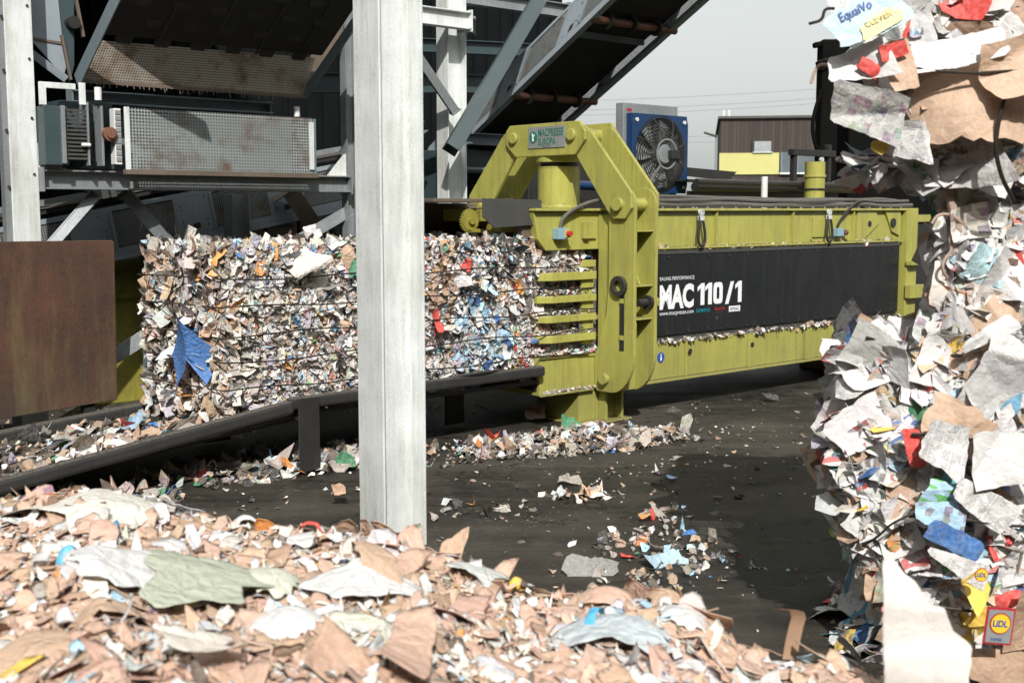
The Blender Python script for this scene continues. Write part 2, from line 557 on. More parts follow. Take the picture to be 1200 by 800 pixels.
    def build(s, name, mat, parent=None, bevel=0.0, smooth=False):
        me = bpy.data.meshes.new(name)
        inv = MATRICES[parent.name].inverted() if parent is not None else Matrix()
        me.from_pydata([inv @ Vector(p) for p in s.v], [], s.f)
        if s.uv:
            lay = me.uv_layers.new(name='UVMap')
            for pi, uvs in s.uv.items():
                for k, li in enumerate(me.polygons[pi].loop_indices):
                    lay.data[li].uv = uvs[k]
        me.materials.append(MAT[mat])
        o = bpy.data.objects.new(name, me)
        col.objects.link(o)
        MATRICES[o.name] = Matrix()
        if parent is not None:
            o.parent = parent
            MATRICES[o.name] = MATRICES[parent.name].copy()
        if not s.uv:
            import bmesh
            bm = bmesh.new()
            bm.from_mesh(me)
            bmesh.ops.recalc_face_normals(bm, faces=bm.faces)
            bm.to_mesh(me)
            bm.free()
        if bevel:
            md = o.modifiers.new('bevel', 'BEVEL')
            md.width = bevel
            md.segments = 2
            md.limit_method = 'ANGLE'
            md.angle_limit = R(40)
        if smooth:
            for p in me.polygons:
                p.use_smooth = True
            try:
                me.set_sharp_from_angle(angle=R(40))
            except Exception:
                pass
        return o


def tag(o, label, cat, group=None, kind=None):
    if label:
        o['label'] = label
    if cat:
        o['category'] = cat
    if group:
        o['group'] = group
    if kind:
        o['kind'] = kind
    return o


def thing(name, label, cat, loc, rz=0.0, group=None):
    o = bpy.data.objects.new(name, None)
    col.objects.link(o)
    o.location = loc
    o.rotation_euler = (0, 0, rz)
    o.empty_display_size = .2
    MATRICES[o.name] = Matrix.Translation(Vector(loc)) @ Matrix.Rotation(rz, 4, 'Z')
    return tag(o, label, cat, group)


def lettering(text, height, origin, ex, ey, mat, parent, xs=1.0, bold=0.0, align='LEFT', name='lettering', tilt=0.0, proud=.003, width=None):
    """flat letters standing a few mm proud of a plane spanned by ex (reading way) and ey (up)"""
    cu = bpy.data.curves.new('letters', 'FONT')
    cu.body = text
    cu.size = 1.0
    cu.offset = bold
    cu.align_x = align
    cu.resolution_u = 3
    to = bpy.data.objects.new('letters', cu)
    col.objects.link(to)
    bpy.context.view_layer.update()
    me = bpy.data.meshes.new_from_object(to.evaluated_get(bpy.context.evaluated_depsgraph_get()))
    bpy.data.objects.remove(to)
    ex, ey = Vector(ex).normalized(), Vector(ey).normalized()
    nrm = ex.cross(ey).normalized()
    inv = MATRICES[parent.name].inverted() if parent is not None else Matrix()
    o0 = Vector(origin)
    k = height / .72
    if width:
        xv = [vtx.co.x for vtx in me.vertices]
        xs = width / (k * (max(xv) - min(xv)))
        for vtx in me.vertices:
            vtx.co.x -= min(xv)
    for vtx in me.vertices:
        vtx.co = inv @ (o0 + ex * (vtx.co.x * k * xs) + ey * (vtx.co.y * k) + nrm * proud)
    me.name = name
    me.materials.clear()
    me.materials.append(MAT[mat])
    o = bpy.data.objects.new(name, me)
    col.objects.link(o)
    if parent is not None:
        o.parent = parent
    MATRICES[o.name] = MATRICES[parent.name].copy() if parent is not None else Matrix()
    return o


# ------------------------------------------------------------------ scraps of paper
PAL = {
    'white': (.60, .595, .585), 'cream': (.63, .58, .51), 'news': (.43, .43, .41), 'card': (.37, .235, .15),
    'kraft': (.48, .325, .22), 'pink': (.53, .345, .255), 'dark': (.10, .075, .055), 'greyb': (.30, .27, .235), 'red': (.58, .04, .03),
    'blue': (.02, .13, .38), 'sky': (.36, .56, .70), 'teal': (.05, .28, .30), 'green': (.03, .20, .09),
    'orange': (.68, .28, .06), 'yellow': (.74, .50, .06), 'black': (.02, .02, .02), 'lilac': (.36, .33, .42),
    'sage': (.50, .53, .42), 'film': (.50, .52, .52), 'tan': (.38, .26, .17),
}


def pick(weights, n, jitter=.1):
    names = list(weights)
    p = np.array([weights[k] for k in names], float)
    p /= p.sum()
    ix = rng.choice(len(names), n, p=p)
    base = np.array([PAL[k] for k in names])[ix]
    j = 1 + rng.normal(0, jitter, (n, 1)) + rng.normal(0, jitter * .25, (n, 3))
    return np.clip(base * j, .008, .85)


def unit(a):
    return a / np.maximum(np.linalg.norm(a, axis=-1, keepdims=True), 1e-9)


def scraps(c, nrm, size, aspect, colr, style, curl=.5, fold=.25, rough=.05, jag=.12, rings=4, sect=16, thick=0.0,
           angle=None, rect=.5, outline=None):
    """arrays of n irregular bent pieces; returns verts, faces, uv, per-vertex colour, style"""
    n = len(c)
    nrm = unit(nrm)
    ref = np.where(np.abs(nrm[:, 2:3]) < .9, np.array([[0, 0, 1.]]), np.array([[1., 0, 0]]))
    T = unit(np.cross(ref, nrm))
    B = np.cross(nrm, T)
    an = rng.uniform(0, 2 * np.pi, n) if angle is None else np.asarray(angle, float) * np.ones(n)
    ca, sa = np.cos(an)[:, None], np.sin(an)[:, None]
    T, B = T * ca + B * sa, -T * sa + B * ca
    phi = 2 * np.pi * np.arange(sect) / sect
    E_ = 6
    ea = np.concatenate([np.tile(np.array([0, .5, 1, 1.5]) * np.pi, (n, 1)) + rng.normal(0, .14, (n, 4)),
                         rng.uniform(0, 2 * np.pi, (n, E_ - 4))], 1)
    a2 = np.stack([size * aspect, size, size * aspect, size], 1) * .5
    ed = np.concatenate([a2 * rng.uniform(.8, 1.1, (n, 4)),
                         np.where(rng.random((n, E_ - 4)) < rect, 9., 1.) * (size * .62 * np.sqrt(aspect))[:, None]], 1)
    cosd = np.cos(phi[None, :, None] - ea[:, None, :])
    rr = np.min(np.where(cosd > .05, ed[:, None, :] / np.maximum(cosd, .05), 99.), 2)
    rr = np.minimum(rr, (size * np.maximum(aspect, 1) * .75)[:, None])
    if outline is not None:                        # an outline of its own, in parts of width and height
        O_ = np.array(outline, float) * np.array([size[0] * aspect[0], size[0]])
        for k_, ph_ in enumerate(phi):
            d_ = np.array([math.cos(ph_), math.sin(ph_)])
            best = .01
            for a_, b_ in zip(O_, np.roll(O_, -1, 0)):
                e_ = b_ - a_
                den = d_[0] * e_[1] - d_[1] * e_[0]
                if abs(den) > 1e-9:
                    t_ = (a_[0] * e_[1] - a_[1] * e_[0]) / den
                    q_ = (a_[0] * d_[1] - a_[1] * d_[0]) / den
                    if t_ > 0 and -.001 <= q_ <= 1.001:
                        best = max(best, t_)
            rr[:, k_] = best
    jg = np.zeros((n, sect))
    for k in (2, 3, 4, 6, 9, 13):
        if k < sect / 2:
            jg += rng.normal(0, jag * 1.1 / k ** .45, (n, 1)) * np.sin(k * phi[None] + rng.uniform(0, 6.28, (n, 1))) * .62
    jg += rng.normal(0, jag * .22, (n, sect))
    rr = rr * (1 + np.clip(jg, -.5, .25))
    rho = np.linspace(0, 1, rings + 1)[1:] ** .8
    x = np.concatenate([np.zeros((n, 1))] + [rr * k * np.cos(phi) for k in rho], 1)
    y = np.concatenate([np.zeros((n, 1))] + [rr * k * np.sin(phi) for k in rho], 1)
    V = x.shape[1]
    s1 = size[:, None]
    lng = s1 * np.maximum(aspect, 1 / aspect)[:, None]
    nrmc = lambda a, sh: np.clip(rng.normal(0, 1, sh), -1.5, 1.5) * a
    z = np.zeros_like(x)
    for amp in (curl, curl * .5):
        th = rng.uniform(0, 2 * np.pi, (n, 1))
        q = (x * np.cos(th) + y * np.sin(th))
        z += nrmc(amp, (n, 1)) * q * q / lng
    for _ in range(3):
        th = rng.uniform(0, 2 * np.pi, (n, 1))
        q = x * np.cos(th) + y * np.sin(th)
        z += nrmc(fold, (n, 1)) * np.sqrt(s1 / lng) * np.abs(q - rng.uniform(-.35, .35, (n, 1)) * s1)
    for wl in (.75, .42, .24):                     # crumpled ridges
        th = rng.uniform(0, 2 * np.pi, (n, 1))
        ph = (x * np.cos(th) + y * np.sin(th)) / (s1 * wl) + rng.uniform(0, 9, (n, 1))
        ph = ph + .35 * np.sin((y * np.cos(th) - x * np.sin(th)) / (s1 * wl) * 1.7 + rng.uniform(0, 9, (n, 1)))
        tri_ = np.abs((ph % 2.) - 1) - .5
        z += nrmc(1.0, (n, 1)) * rough * 2.6 * wl * tri_ * s1
    z += rng.normal(0, rough * (.22 if sect < 24 else .05), (n, V)) * s1
    pos = c[:, None, :] + x[..., None] * T[:, None] + y[..., None] * B[:, None] + z[..., None] * nrm[:, None]
    uvx = x + rng.uniform(0, 50, (n, 1))
    uvy = y + rng.uniform(0, 50, (n, 1))
    faces = []
    for k in range(sect):
        k2 = (k + 1) % sect
        faces.append((0, 1 + k, 1 + k2, -1))
        for r_ in range(rings - 1):
            o, o2 = 1 + r_ * sect, 1 + (r_ + 1) * sect
            faces.append((o + k, o2 + k, o2 + k2, o + k2))
    if thick:
        o = 1 + (rings - 1) * sect
        edge = pos[:, o:o + sect] - nrm[:, None] * thick
        pos = np.concatenate([pos, edge], 1)
        uvx = np.concatenate([uvx, uvx[:, o:o + sect]], 1)
        uvy = np.concatenate([uvy, uvy[:, o:o + sect]], 1)
        for k in range(sect):
            k2 = (k + 1) % sect
            faces.append((o + k, V + k, V + k2, o + k2))
        V = pos.shape[1]
    faces = np.array(faces)
    allf = faces[None] + (np.arange(n) * V)[:, None, None]
    allf[:, faces[:, 3] < 0, 3] = -1
    st = np.stack([style, rng.random(n), rng.random(n)], 1)
    return dict(v=pos.reshape(-1, 3), f=allf.reshape(-1, 4), uv=np.stack([uvx, uvy], 2).reshape(-1, 2),
                c=np.repeat(colr, V, 0), s=np.repeat(st, V, 0))


def join(parts):
    off, out = 0, dict(v=[], f=[], uv=[], c=[], s=[])
    for p in parts:
        f = p['f'].copy()
        f[f >= 0] += off
        off += len(p['v'])
        out['f'].append(f)
        for k in ('v', 'uv', 'c', 's'):
            out[k].append(p[k])
    return {k: np.concatenate(v) for k, v in out.items()}


def build_scraps(name, d, mat, parent=None, smooth=False):
    v, f = d['v'], d['f']
    if parent is not None:
        inv = np.array(MATRICES[parent.name].inverted())
        v = v @ inv[:3, :3].T + inv[:3, 3]
    tri = f[:, 3] < 0
    lens = np.where(tri, 3, 4)
    loops = f.reshape(-1)
    loops = loops[loops >= 0]
    me = bpy.data.meshes.new(name)
    me.vertices.add(len(v))
    me.vertices.foreach_set('co', v.astype(np.float32).ravel())
    me.loops.add(len(loops))
    me.loops.foreach_set('vertex_index', loops.astype(np.int32))
    me.polygons.add(len(f))
    starts = np.concatenate([[0], np.cumsum(lens)[:-1]])
    me.polygons.foreach_set('loop_start', starts.astype(np.int32))
    me.polygons.foreach_set('loop_total', lens.astype(np.int32))
    me.update(calc_edges=True)
    me.polygons.foreach_set('use_smooth', np.full(len(f), smooth))
    lay = me.uv_layers.new(name='UVMap')
    lay.data.foreach_set('uv', d['uv'][loops].astype(np.float32).ravel())
    for nm, arr in (('tint', d['c']), ('style', d['s'])):
        at = me.attributes.new(nm, 'FLOAT_COLOR', 'POINT')
        at.data.foreach_set('color', np.concatenate([arr, np.ones((len(arr), 1))], 1).astype(np.float32).ravel())
    me.validate()
    me.materials.append(MAT[mat])
    o = bpy.data.objects.new(name, me)
    col.objects.link(o)
    MATRICES[o.name] = Matrix()
    if parent is not None:
        o.parent = parent
        MATRICES[o.name] = MATRICES[parent.name].copy()
    return o


def fbm(p, seed, scale, octaves=3):
    """cheap smooth noise of 2-D/3-D points"""
    r = np.random.default_rng(seed)
    out = np.zeros(len(p))
    a = 1.0
    for _ in range(octaves):
        for _ in range(4):
            k = r.normal(0, 1, p.shape[1]) * scale
            out += a * np.sin(p @ k + r.uniform(0, 6.28)) / 4
        scale *= 2.1
        a *= .5
    return out


def sheet_at(pos, nrm, w, h, colr, style=0., rot=0., curl=.3, fold=.2, rough=.02, jag=.05, thick=0.002, rings=7, sect=36, rect=1., outline=None):
    return scraps(np.array([pos], float), np.array([nrm], float), np.array([h]), np.array([w / h]),
                  np.array([PAL[colr] if isinstance(colr, str) else colr]), np.array([style]), curl, fold, rough, jag,
                  rings, sect, thick, angle=[rot], rect=rect, outline=outline)

# ================================================================== SETTING
g = MB()
g.add([(-250, -120, 0), (250, -120, 0), (250, 400, 0), (-250, 400, 0)], [(0, 1, 2, 3)])
tag(g.build('ground', 'ground'), 'dark dirty wet asphalt yard strewn with paper chips', None, kind='structure')

# ---------------------------------------------------------------- the hall behind the conveyors
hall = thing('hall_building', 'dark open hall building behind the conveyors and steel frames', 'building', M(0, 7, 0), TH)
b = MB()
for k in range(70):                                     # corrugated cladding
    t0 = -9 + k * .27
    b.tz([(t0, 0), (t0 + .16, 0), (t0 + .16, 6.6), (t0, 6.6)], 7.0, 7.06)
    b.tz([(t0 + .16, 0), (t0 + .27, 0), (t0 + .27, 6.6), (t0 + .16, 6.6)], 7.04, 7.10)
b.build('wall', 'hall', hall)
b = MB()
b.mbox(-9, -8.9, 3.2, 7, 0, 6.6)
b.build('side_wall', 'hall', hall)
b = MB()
b.mbox(-9.2, 3.0, 2.6, 7.3, 4.75, 4.9)  # out of view; height and front edge set for the shade below
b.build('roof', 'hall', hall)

# ---------------------------------------------------------------- tall galvanised column in front
def column(name, t, w, z1, b_, h_, label, mat, group, fl=.014, plate=True):
    """rolled H column; flange faces along t"""
    o = thing(name, label, 'steel column', M(t, w, 0), TH, group)
    f1 = MB().mbox(t, t + fl, w, w + b_, .004, z1)
    f2 = MB().mbox(t + h_ - fl, t + h_, w, w + b_, .004, z1)
    f1.build('flange', mat, o, .003)
    f2.build('flange', mat, o, .003)
    MB().mbox(t + fl, t + h_ - fl, w + b_ / 2 - .006, w + b_ / 2 + .006, .004, z1).build('web', mat, o)
    if plate:
        p = MB().mbox(t - .04, t + h_ + .04, w - .03, w + b_ + .03, 0.004, .02)
        for dt in (-.02, h_ + .02):
            for dw in (.05, b_ - .05):
                p.cyl(M(t + dt, w + dw, .02), M(t + dt, w + dw, .05), .016, 6)
        p.build('base_plate', 'galv_dull', o, .003)
    return o


column('steel_column', -.185, -2.15, 6.3, .232, .285, 'tall bright galvanised H section column rising from behind the cardboard heap', 'galv', 'galvanised steel columns', plate=False)

# ---------------------------------------------------------------- steelwork of the sorting line, back and left
post = thing('steel_column', 'pale galvanised box post rising behind the rusty plate', 'steel column', M(-.58, 2.2, 0), TH, 'galvanised steel columns')
MB().mbox(-.575, -.365, 2.2, 2.31, .0, 4.7).build('shaft', 'galv', post, .004)
b = MB()
b.mbox(-.62, -.577, 2.215, 2.3, 0, 4.7)
b.build('side_flange', 'galv_dull', post)
b = MB()
for z in (2.02, 2.45, 2.9, 3.3):
    b.cyl(M(-.595, 2.2, z), M(-.595, 2.19, z), .012, 6)
    b.cyl(M(-.40, 2.2, z + .1), M(-.40, 2.188, z + .1), .010, 6)
b.each('bolt_head', 'ring_steel', post)

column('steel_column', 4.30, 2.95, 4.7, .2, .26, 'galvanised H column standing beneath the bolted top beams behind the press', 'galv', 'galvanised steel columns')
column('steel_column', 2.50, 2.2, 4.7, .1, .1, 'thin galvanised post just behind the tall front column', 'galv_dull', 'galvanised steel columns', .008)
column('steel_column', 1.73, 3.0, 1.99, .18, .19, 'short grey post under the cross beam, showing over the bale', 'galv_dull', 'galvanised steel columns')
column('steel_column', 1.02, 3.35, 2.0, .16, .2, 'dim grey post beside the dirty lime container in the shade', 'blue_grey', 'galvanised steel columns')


def member(name, label, p, q, wd, ht, mat, cat='steel beam', group='steel beams and braces of the sorting line', sec='I', up=(0, 0, 1), bolts=True):
    o = thing(name, label, cat, p, 0, group)
    bb = MB()
    if sec == 'I':
        bb.chan(p, q, wd, ht, .012, up)
    elif sec == 'U':
        d = (Vector(q) - Vector(p)).normalized()
        x = d.cross(Vector(up)).normalized()
        y = x.cross(d)
        bb.bar(p, q, .012, ht, up)
        for k in (-1, 1):
            of = y * k * (ht / 2 - .006) + x * (wd / 2)
            bb.bar(Vector(p) + of, Vector(q) + of, wd - .014, .012, up)
    else:
        bb.bar(p, q, wd, ht, up)
    bb.build('profile', mat, o, .002)
    if bolts:
        d = (Vector(q) - Vector(p)).normalized()
        x = d.cross(Vector(up)).normalized()
        pl = MB()
        bo = MB()
        for e, s in ((p, 1), (q, -1)):
            e = Vector(e)
            pl.bar(e, e + d * s * .012, wd * 1.25, ht * 1.25, up)
            yy = x.cross(d)
            for a in (-1, 1):
                for c_ in (-1, 1):
                    pt = e + d * s * .012 + yy * a * ht * .45 + x * c_ * wd * .45
                    bo.cyl(pt, pt + d * s * .014, .011, 6)
        pl.each('end_plate', mat, o)
        bo.each('bolt', 'galv_dull', o)
    return o


WN = M(0, -1, 0)
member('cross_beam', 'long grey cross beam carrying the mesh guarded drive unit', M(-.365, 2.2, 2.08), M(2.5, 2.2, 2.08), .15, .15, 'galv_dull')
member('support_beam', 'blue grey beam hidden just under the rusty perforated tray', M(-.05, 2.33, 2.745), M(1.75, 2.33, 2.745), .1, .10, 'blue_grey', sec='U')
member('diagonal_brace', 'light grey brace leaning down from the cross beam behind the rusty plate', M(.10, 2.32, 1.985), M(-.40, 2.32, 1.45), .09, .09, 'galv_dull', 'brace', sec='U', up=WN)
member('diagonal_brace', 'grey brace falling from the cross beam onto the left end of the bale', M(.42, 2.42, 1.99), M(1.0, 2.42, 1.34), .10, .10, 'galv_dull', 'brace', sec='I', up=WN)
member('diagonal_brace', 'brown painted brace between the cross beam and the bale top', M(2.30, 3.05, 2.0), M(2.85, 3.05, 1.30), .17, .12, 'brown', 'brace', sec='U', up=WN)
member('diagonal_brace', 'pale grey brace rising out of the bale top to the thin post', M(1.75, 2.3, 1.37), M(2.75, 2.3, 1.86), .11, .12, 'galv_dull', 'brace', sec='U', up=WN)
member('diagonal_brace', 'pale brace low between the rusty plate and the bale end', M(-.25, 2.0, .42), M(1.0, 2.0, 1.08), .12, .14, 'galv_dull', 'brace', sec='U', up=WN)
member('diagonal_brace', 'dark teal brace running across the inclined conveyor side', M(5.2, 2.6, 4.14), M(3.98, 2.6, 2.50), .16, .2, 'teal_dark', 'brace', sec='U', up=WN, bolts=False)
member('diagonal_brace', 'short galvanised brace joining the inner H column from the front column side', M(3.6, 2.8, 3.62), M(4.28, 2.8, 2.88), .09, .10, 'galv_dull', 'brace', sec='I', up=WN)
member('top_beam', 'galvanised beam with bolted end above the inner H column', M(3.3, 2.78, 3.835), M(4.45, 2.78, 3.835), .12, .18, 'galv')
member('top_beam', 'dull grey beam reaching from the inner column to the conveyor side', M(4.47, 2.9, 3.84), M(5.15, 3.6, 3.95), .1, .17, 'galv_dull')
member('top_beam', 'grey purlin crossing at the very top behind the teal brace', M(3.4, 3.4, 4.22), M(6.2, 3.1, 4.16), .14, .16, 'galv_dull')
member('top_beam', 'dark teal rail deep behind the inner column under the top beams', M(3.3, 4.3, 3.7), M(7.2, 4.3, 3.9), .12, .16, 'teal_dark', bolts=False)
member('top_beam', 'dark teal girder lower down behind the inner column', M(3.2, 4.6, 3.25), M(6.4, 4.6, 3.45), .12, .22, 'teal_dark', bolts=False)
member('low_beam', 'blue grey beam level with the press head behind it', M(4.6, 3.2, 2.63), M(6.3, 3.2, 2.63), .1, .13, 'blue_grey', sec='U')
member('low_beam', 'thin grey rail behind the far arm of the press head', M(4.55, 3.1, 2.30), M(6.4, 3.1, 2.30), .04, .03, 'galv_dull', sec='box', bolts=False)
member('low_beam', 'blue grey brace low in the gap beside the front column', M(3.2, 3.3, 2.2), M(4.2, 3.3, 2.75), .1, .12, 'blue_grey', sec='U', bolts=False)
member('diagonal_brace', 'thin teal strut at the far upper edge behind the box post', M(-1.3, 2.6, 3.4), M(-.5, 2.6, 2.75), .08, .08, 'teal_dark', 'brace', sec='U', up=WN, bolts=False)
member('diagonal_brace', 'blue grey strut between the box post and the drive unit', M(-.42, 2.5, 3.15), M(-.02, 2.5, 2.88), .06, .06, 'blue_pale', 'brace', sec='U', up=WN, bolts=False)
member('diagonal_brace', 'second teal strut lower at the far upper edge', M(-1.4, 2.6, 3.05), M(-.5, 2.6, 2.5), .07, .07, 'blue_grey', 'brace', sec='U', up=WN, bolts=False)

# gusset sheets above the drive unit
gs = thing('gusset_plate', 'pale blue grey triangular sheet beside the wide conveyor', 'steel sheet', M(-.4, 2.5, 3.0), TH, 'gusset sheets')
MB().tz([(-.42, 3.55), (.02, 3.62), (.06, 3.2), (-.02, 2.92), (-.36, 3.28)], 2.5, 2.512).build('sheet', 'blue_pale', gs)
MB().tz([(-.37, 3.215), (.03, 3.185), (.03, 3.165), (-.37, 3.195)], 2.49, 2.498).build('seam', 'brown', gs)
gs = thing('gusset_plate', 'small pale corner gusset standing on the cross beam at the box post', 'steel sheet', M(-.36, 2.19, 2.16), TH, 'gusset sheets')
MB().tz([(-.362, 2.158), (-.362, 2.36), (-.34, 2.36), (-.14, 2.158)], 2.2, 2.212).build('sheet', 'galv', gs)
gs = thing('gusset_plate', 'small pale corner gusset standing on the cross beam at the thin post', 'steel sheet', M(2.4, 2.19, 2.16), TH, 'gusset sheets')
MB().tz([(2.49, 2.158), (2.49, 2.36), (2.47, 2.36), (2.28, 2.158)], 2.2, 2.212).build('sheet', 'galv', gs)

# ---------------------------------------------------------------- drive unit with mesh guard
gd = thing('mesh_guard', 'long guard of square wire mesh on the cross beam', 'machine guard', M(.26, 2.0, 2.13), TH)
b = MB()
b.sheet(M(.30, 2.0, 2.17), M(2.0, 2.0, 2.17), M(2.0, 2.0, 2.655), M(.30, 2.0, 2.655), 1.70, .485)
b.build('mesh_panel', 'mesh', gd)
b = MB()
b.sheet(M(.30, 2.0, 2.657), M(2.0, 2.0, 2.657), M(2.0, 2.4, 2.657), M(.30, 2.4, 2.657), 1.70, .4)
b.build('mesh_top', 'mesh', gd)
b = MB()
b.mbox(.255, .298, 1.985, 2.0, 2.16, 2.66)
b.mbox(1.965, 2.01, 1.985, 1.998, 2.2, 2.62)
b.each('edge_strip', 'galv', gd, bevel=.002)
MB().mbox(.24, 2.03, 1.95, 2.02, 2.125, 2.165).build('lower_lip', 'brown', gd, .003)
b = MB()
b.mbox(.3, 2.0, 2.36, 2.4, 2.17, 2.65)
b.mbox(2.012, 2.04, 2.0, 2.4, 2.14, 2.65)
b.each('back_sheet', 'blue_grey', gd)
b = MB()
b.cyl(M(.06, 2.02, 2.70), M(.06, 2.02, 2.80), .028, 16)
b.build('sensor', 'white', gd, smooth=True)
b = MB()
b.cyl(M(1.86, 2.02, 2.662), M(1.86, 2.02, 2.75), .026, 16)
b.build('sensor', 'white', gd, smooth=True)

dv = thing('drive_unit', 'open drive unit with brown motor between box post and mesh guard', 'machine', M(-.3, 2.1, 2.16), TH)
b = MB()
b.mbox(-.36, -.18, 2.05, 2.4, 2.19, 2.64)
b.mbox(-.18, .25, 2.2, 2.5, 2.17, 2.70)
b.each('housing', 'teal_dark', dv, bevel=.004)
b = MB()
for k in range(13):
    b.mbox(-.205, -.03, 2.045, 2.06, 2.235 + k * .031, 2.252 + k * .031)
b.build('louvres', 'grey_plate', dv)
b = MB()
b.mbox(-.235, -.205, 2.02, 2.06, 2.2, 2.645)
b.mbox(.08, .10, 2.03, 2.18, 2.19, 2.66)
b.mbox(-.03, -.015, 2.03, 2.19, 2.19, 2.68)
b.each('upright', 'galv_dull', dv, bevel=.003)
b = MB()
b.mbox(.18, .235, 2.01, 2.1, 2.205, 2.645)
b.build('white_rail', 'white', dv, .003)
b = MB()
for k in range(9):
    b.mbox(.186, .229, 2.0, 2.012, 2.23 + k * .046, 2.262 + k * .046)
b.each('slot', 'sign', dv)
b = MB()
b.cyl(M(.135, 1.98, 2.44), M(.135, 2.19, 2.44), .055, 20)
b.cyl(M(.135, 1.96, 2.44), M(.135, 1.98, 2.44), .035, 20)
b.build('motor', 'copper', dv, smooth=True)
MB().mbox(-.09, -.015, 2.0, 2.03, 2.335, 2.365).build('handle', 'white', dv, .012)
b = MB()
b.mbox(-.38, -.33, 2.06, 2.09, 2.645, 2.82)
b.mbox(-.33, -.10, 2.06, 2.08, 2.775, 2.82)
b.mbox(-.08, -.03, 2.04, 2.06, 2.66, 2.83)
b.each('bracket', 'galv', dv, bevel=.003)
b = MB()
for k in range(14):
    b.cyl(M(random.uniform(-.15, .17), 2.19, random.uniform(2.2, 2.66)), M(0, 0, 0) if 0 else M(random.uniform(-.15, .17), 2.15, 2.3), .004, 5)
for k in range(10):
    t_, z_ = random.choice((-.1, .02, .06, .15)), random.choice((2.2, 2.24, 2.62, 2.67))
    b.cyl(M(t_, 2.19, z_), M(t_, 2.165, z_), .012, 6)
b.each('fitting_or_glint', 'ring_steel', dv)

# ---------------------------------------------------------------- conveyors
def side_panel(o, base, along, up, out, length, height, mat, pmat, start=.35, pitch=1.12, win=.74):
    """conveyor side: sheet frames round perforated windows, with square holes and bolt rows"""
    along, up, out, base = map(Vector, (along, up, out, base))
    along, up, out = along.normalized(), up.normalized(), out.normalized()

    def P(a, h, d=0.):
        return base + along * a + up * h + out * d
    fr, pf, hl = MB(), MB(), MB()

    def plate(a0, a1, h0, h1, d0=0., d1=.012, mb=fr):
        mb.hexa([P(a0, h0, d0), P(a1, h0, d0), P(a1, h0, d1), P(a0, h0, d1), P(a0, h1, d0), P(a1, h1, d0), P(a1, h1, d1), P(a0, h1, d1)])
    plate(0, length, 0, height * .14)
    plate(0, length, height * .90, height)
    plate(0, length, -.045, -.002, -.07, .02)
    a = start
    prev = 0
    k = 0
    while prev < length:
        a1 = min(a, length)
        plate(prev, a1, height * .142, height * .898)
        if a1 - prev > .2 or k == 0:
            c_ = a1 - .17
            plate(c_ - .035, c_ + .035, height * .20, height * .32, .013, .016, hl)
            for q in range(9):
                hh = height * random.uniform(.2, .86)
                aa = a1 - random.choice((.05, .10, .30))
                plate(aa - .006, aa + .006, hh - .006, hh + .006, .013, .017, hl)
        if a >= length:
            break
        e = min(a + win, length)
        pf.sheet(P(a + .02, height * .16, .004), P(e - .02, height * .16, .004), P(e - .02, height * .88, .004), P(a + .02, height * .88, .004), win - .04, height * .72)
        # window edge strips
        plate(a, a + .03, height * .142, height * .898, .0, .03)
        plate(e - .03, e, height * .142, height * .898, .0, .016)
        prev, a = e, e + (pitch - win)
        k += 1
    fr.build('side_frame', mat, o, .002)
    pf.each('perforated_window', pmat, o)
    hl.each('bolt_hole', 'black_steel', o)


# inclined conveyor over the press: climbs from the hall towards the front
SL = math.tan(R(29.4))
cv = thing('inclined_conveyor', 'inclined belt conveyor with perforated sides climbing across the sky', 'conveyor', M(5.1, 3.9, 2.5), TH, 'belt conveyors')


def CV(t, a, h=0.):
    """a metres up the incline, h above the lower edge"""
    return M(t, 4.6 - a * math.cos(R(29.4)) - h * math.sin(R(29.4)), 2.11 + a * math.sin(R(29.4)) + h * math.cos(R(29.4)))


al = Vector(CV(0, 1)) - Vector(CV(0, 0))
upn = Vector(CV(0, 0, 1)) - Vector(CV(0, 0, 0))
tdir = Vector(M(1, 0, 0)) - Vector(M(0, 0, 0))
side_panel(cv, CV(5.1, 0), al, upn, -tdir, 7.2, .56, 'blue_pale', 'perf_fine', .98)
side_panel(cv, CV(6.32, 0), al, upn, -tdir, 7.2, .40, 'blue_pale', 'perf_fine', 1.25, win=.9)
b = MB()
b.hexa([CV(5.13, 0, .17), CV(6.29, 0, .17), CV(6.29, 7.2, .17), CV(5.13, 7.2, .17), CV(5.13, 0, .2), CV(6.29, 0, .2), CV(6.29, 7.2, .2), CV(5.13, 7.2, .2)])
b.build('belt', 'rubber', cv)
b = MB()
b.hexa([CV(5.17, 0, .2), CV(5.2, 0, .2), CV(5.2, 7.2, .2), CV(5.17, 7.2, .2), CV(5.17, 0, .5), CV(5.2, 0, .5), CV(5.2, 7.2, .5), CV(5.17, 7.2, .5)])
b.hexa([CV(5.21, 0, .42), CV(6.25, 0, .42), CV(6.25, 7.2, .42), CV(5.21, 7.2, .42), CV(5.21, 0, .45), CV(6.25, 0, .45), CV(6.25, 7.2, .45), CV(5.21, 7.2, .45)])
b.each('inner_sheet', 'teal_dark', cv)  # dark sheets added so the windows show no bright sky
for a in (.62, 2.05, 3.45, 4.9, 6.3):
    r_ = MB().cyl(CV(5.12, a, -.01), CV(6.42, a, -.01), .04, 18).build('return_roller', 'copper', cv, smooth=True)
    rr = MB()
    for t_ in (5.36, 5.72, 6.1):
        rr.ring(CV(t_, a, -.01), tdir, .085, .041, .03)
    rr.each('roller_ring', 'rubber', r_)
b = MB()
b.bar(CV(5.2, .2, .1), CV(6.25, .2, .1), .08, .1)
b.bar(CV(5.2, 3.0, .12), CV(6.25, 3.0, .12), .06, .06)
b.each('cross_bar', 'blue_grey', cv)

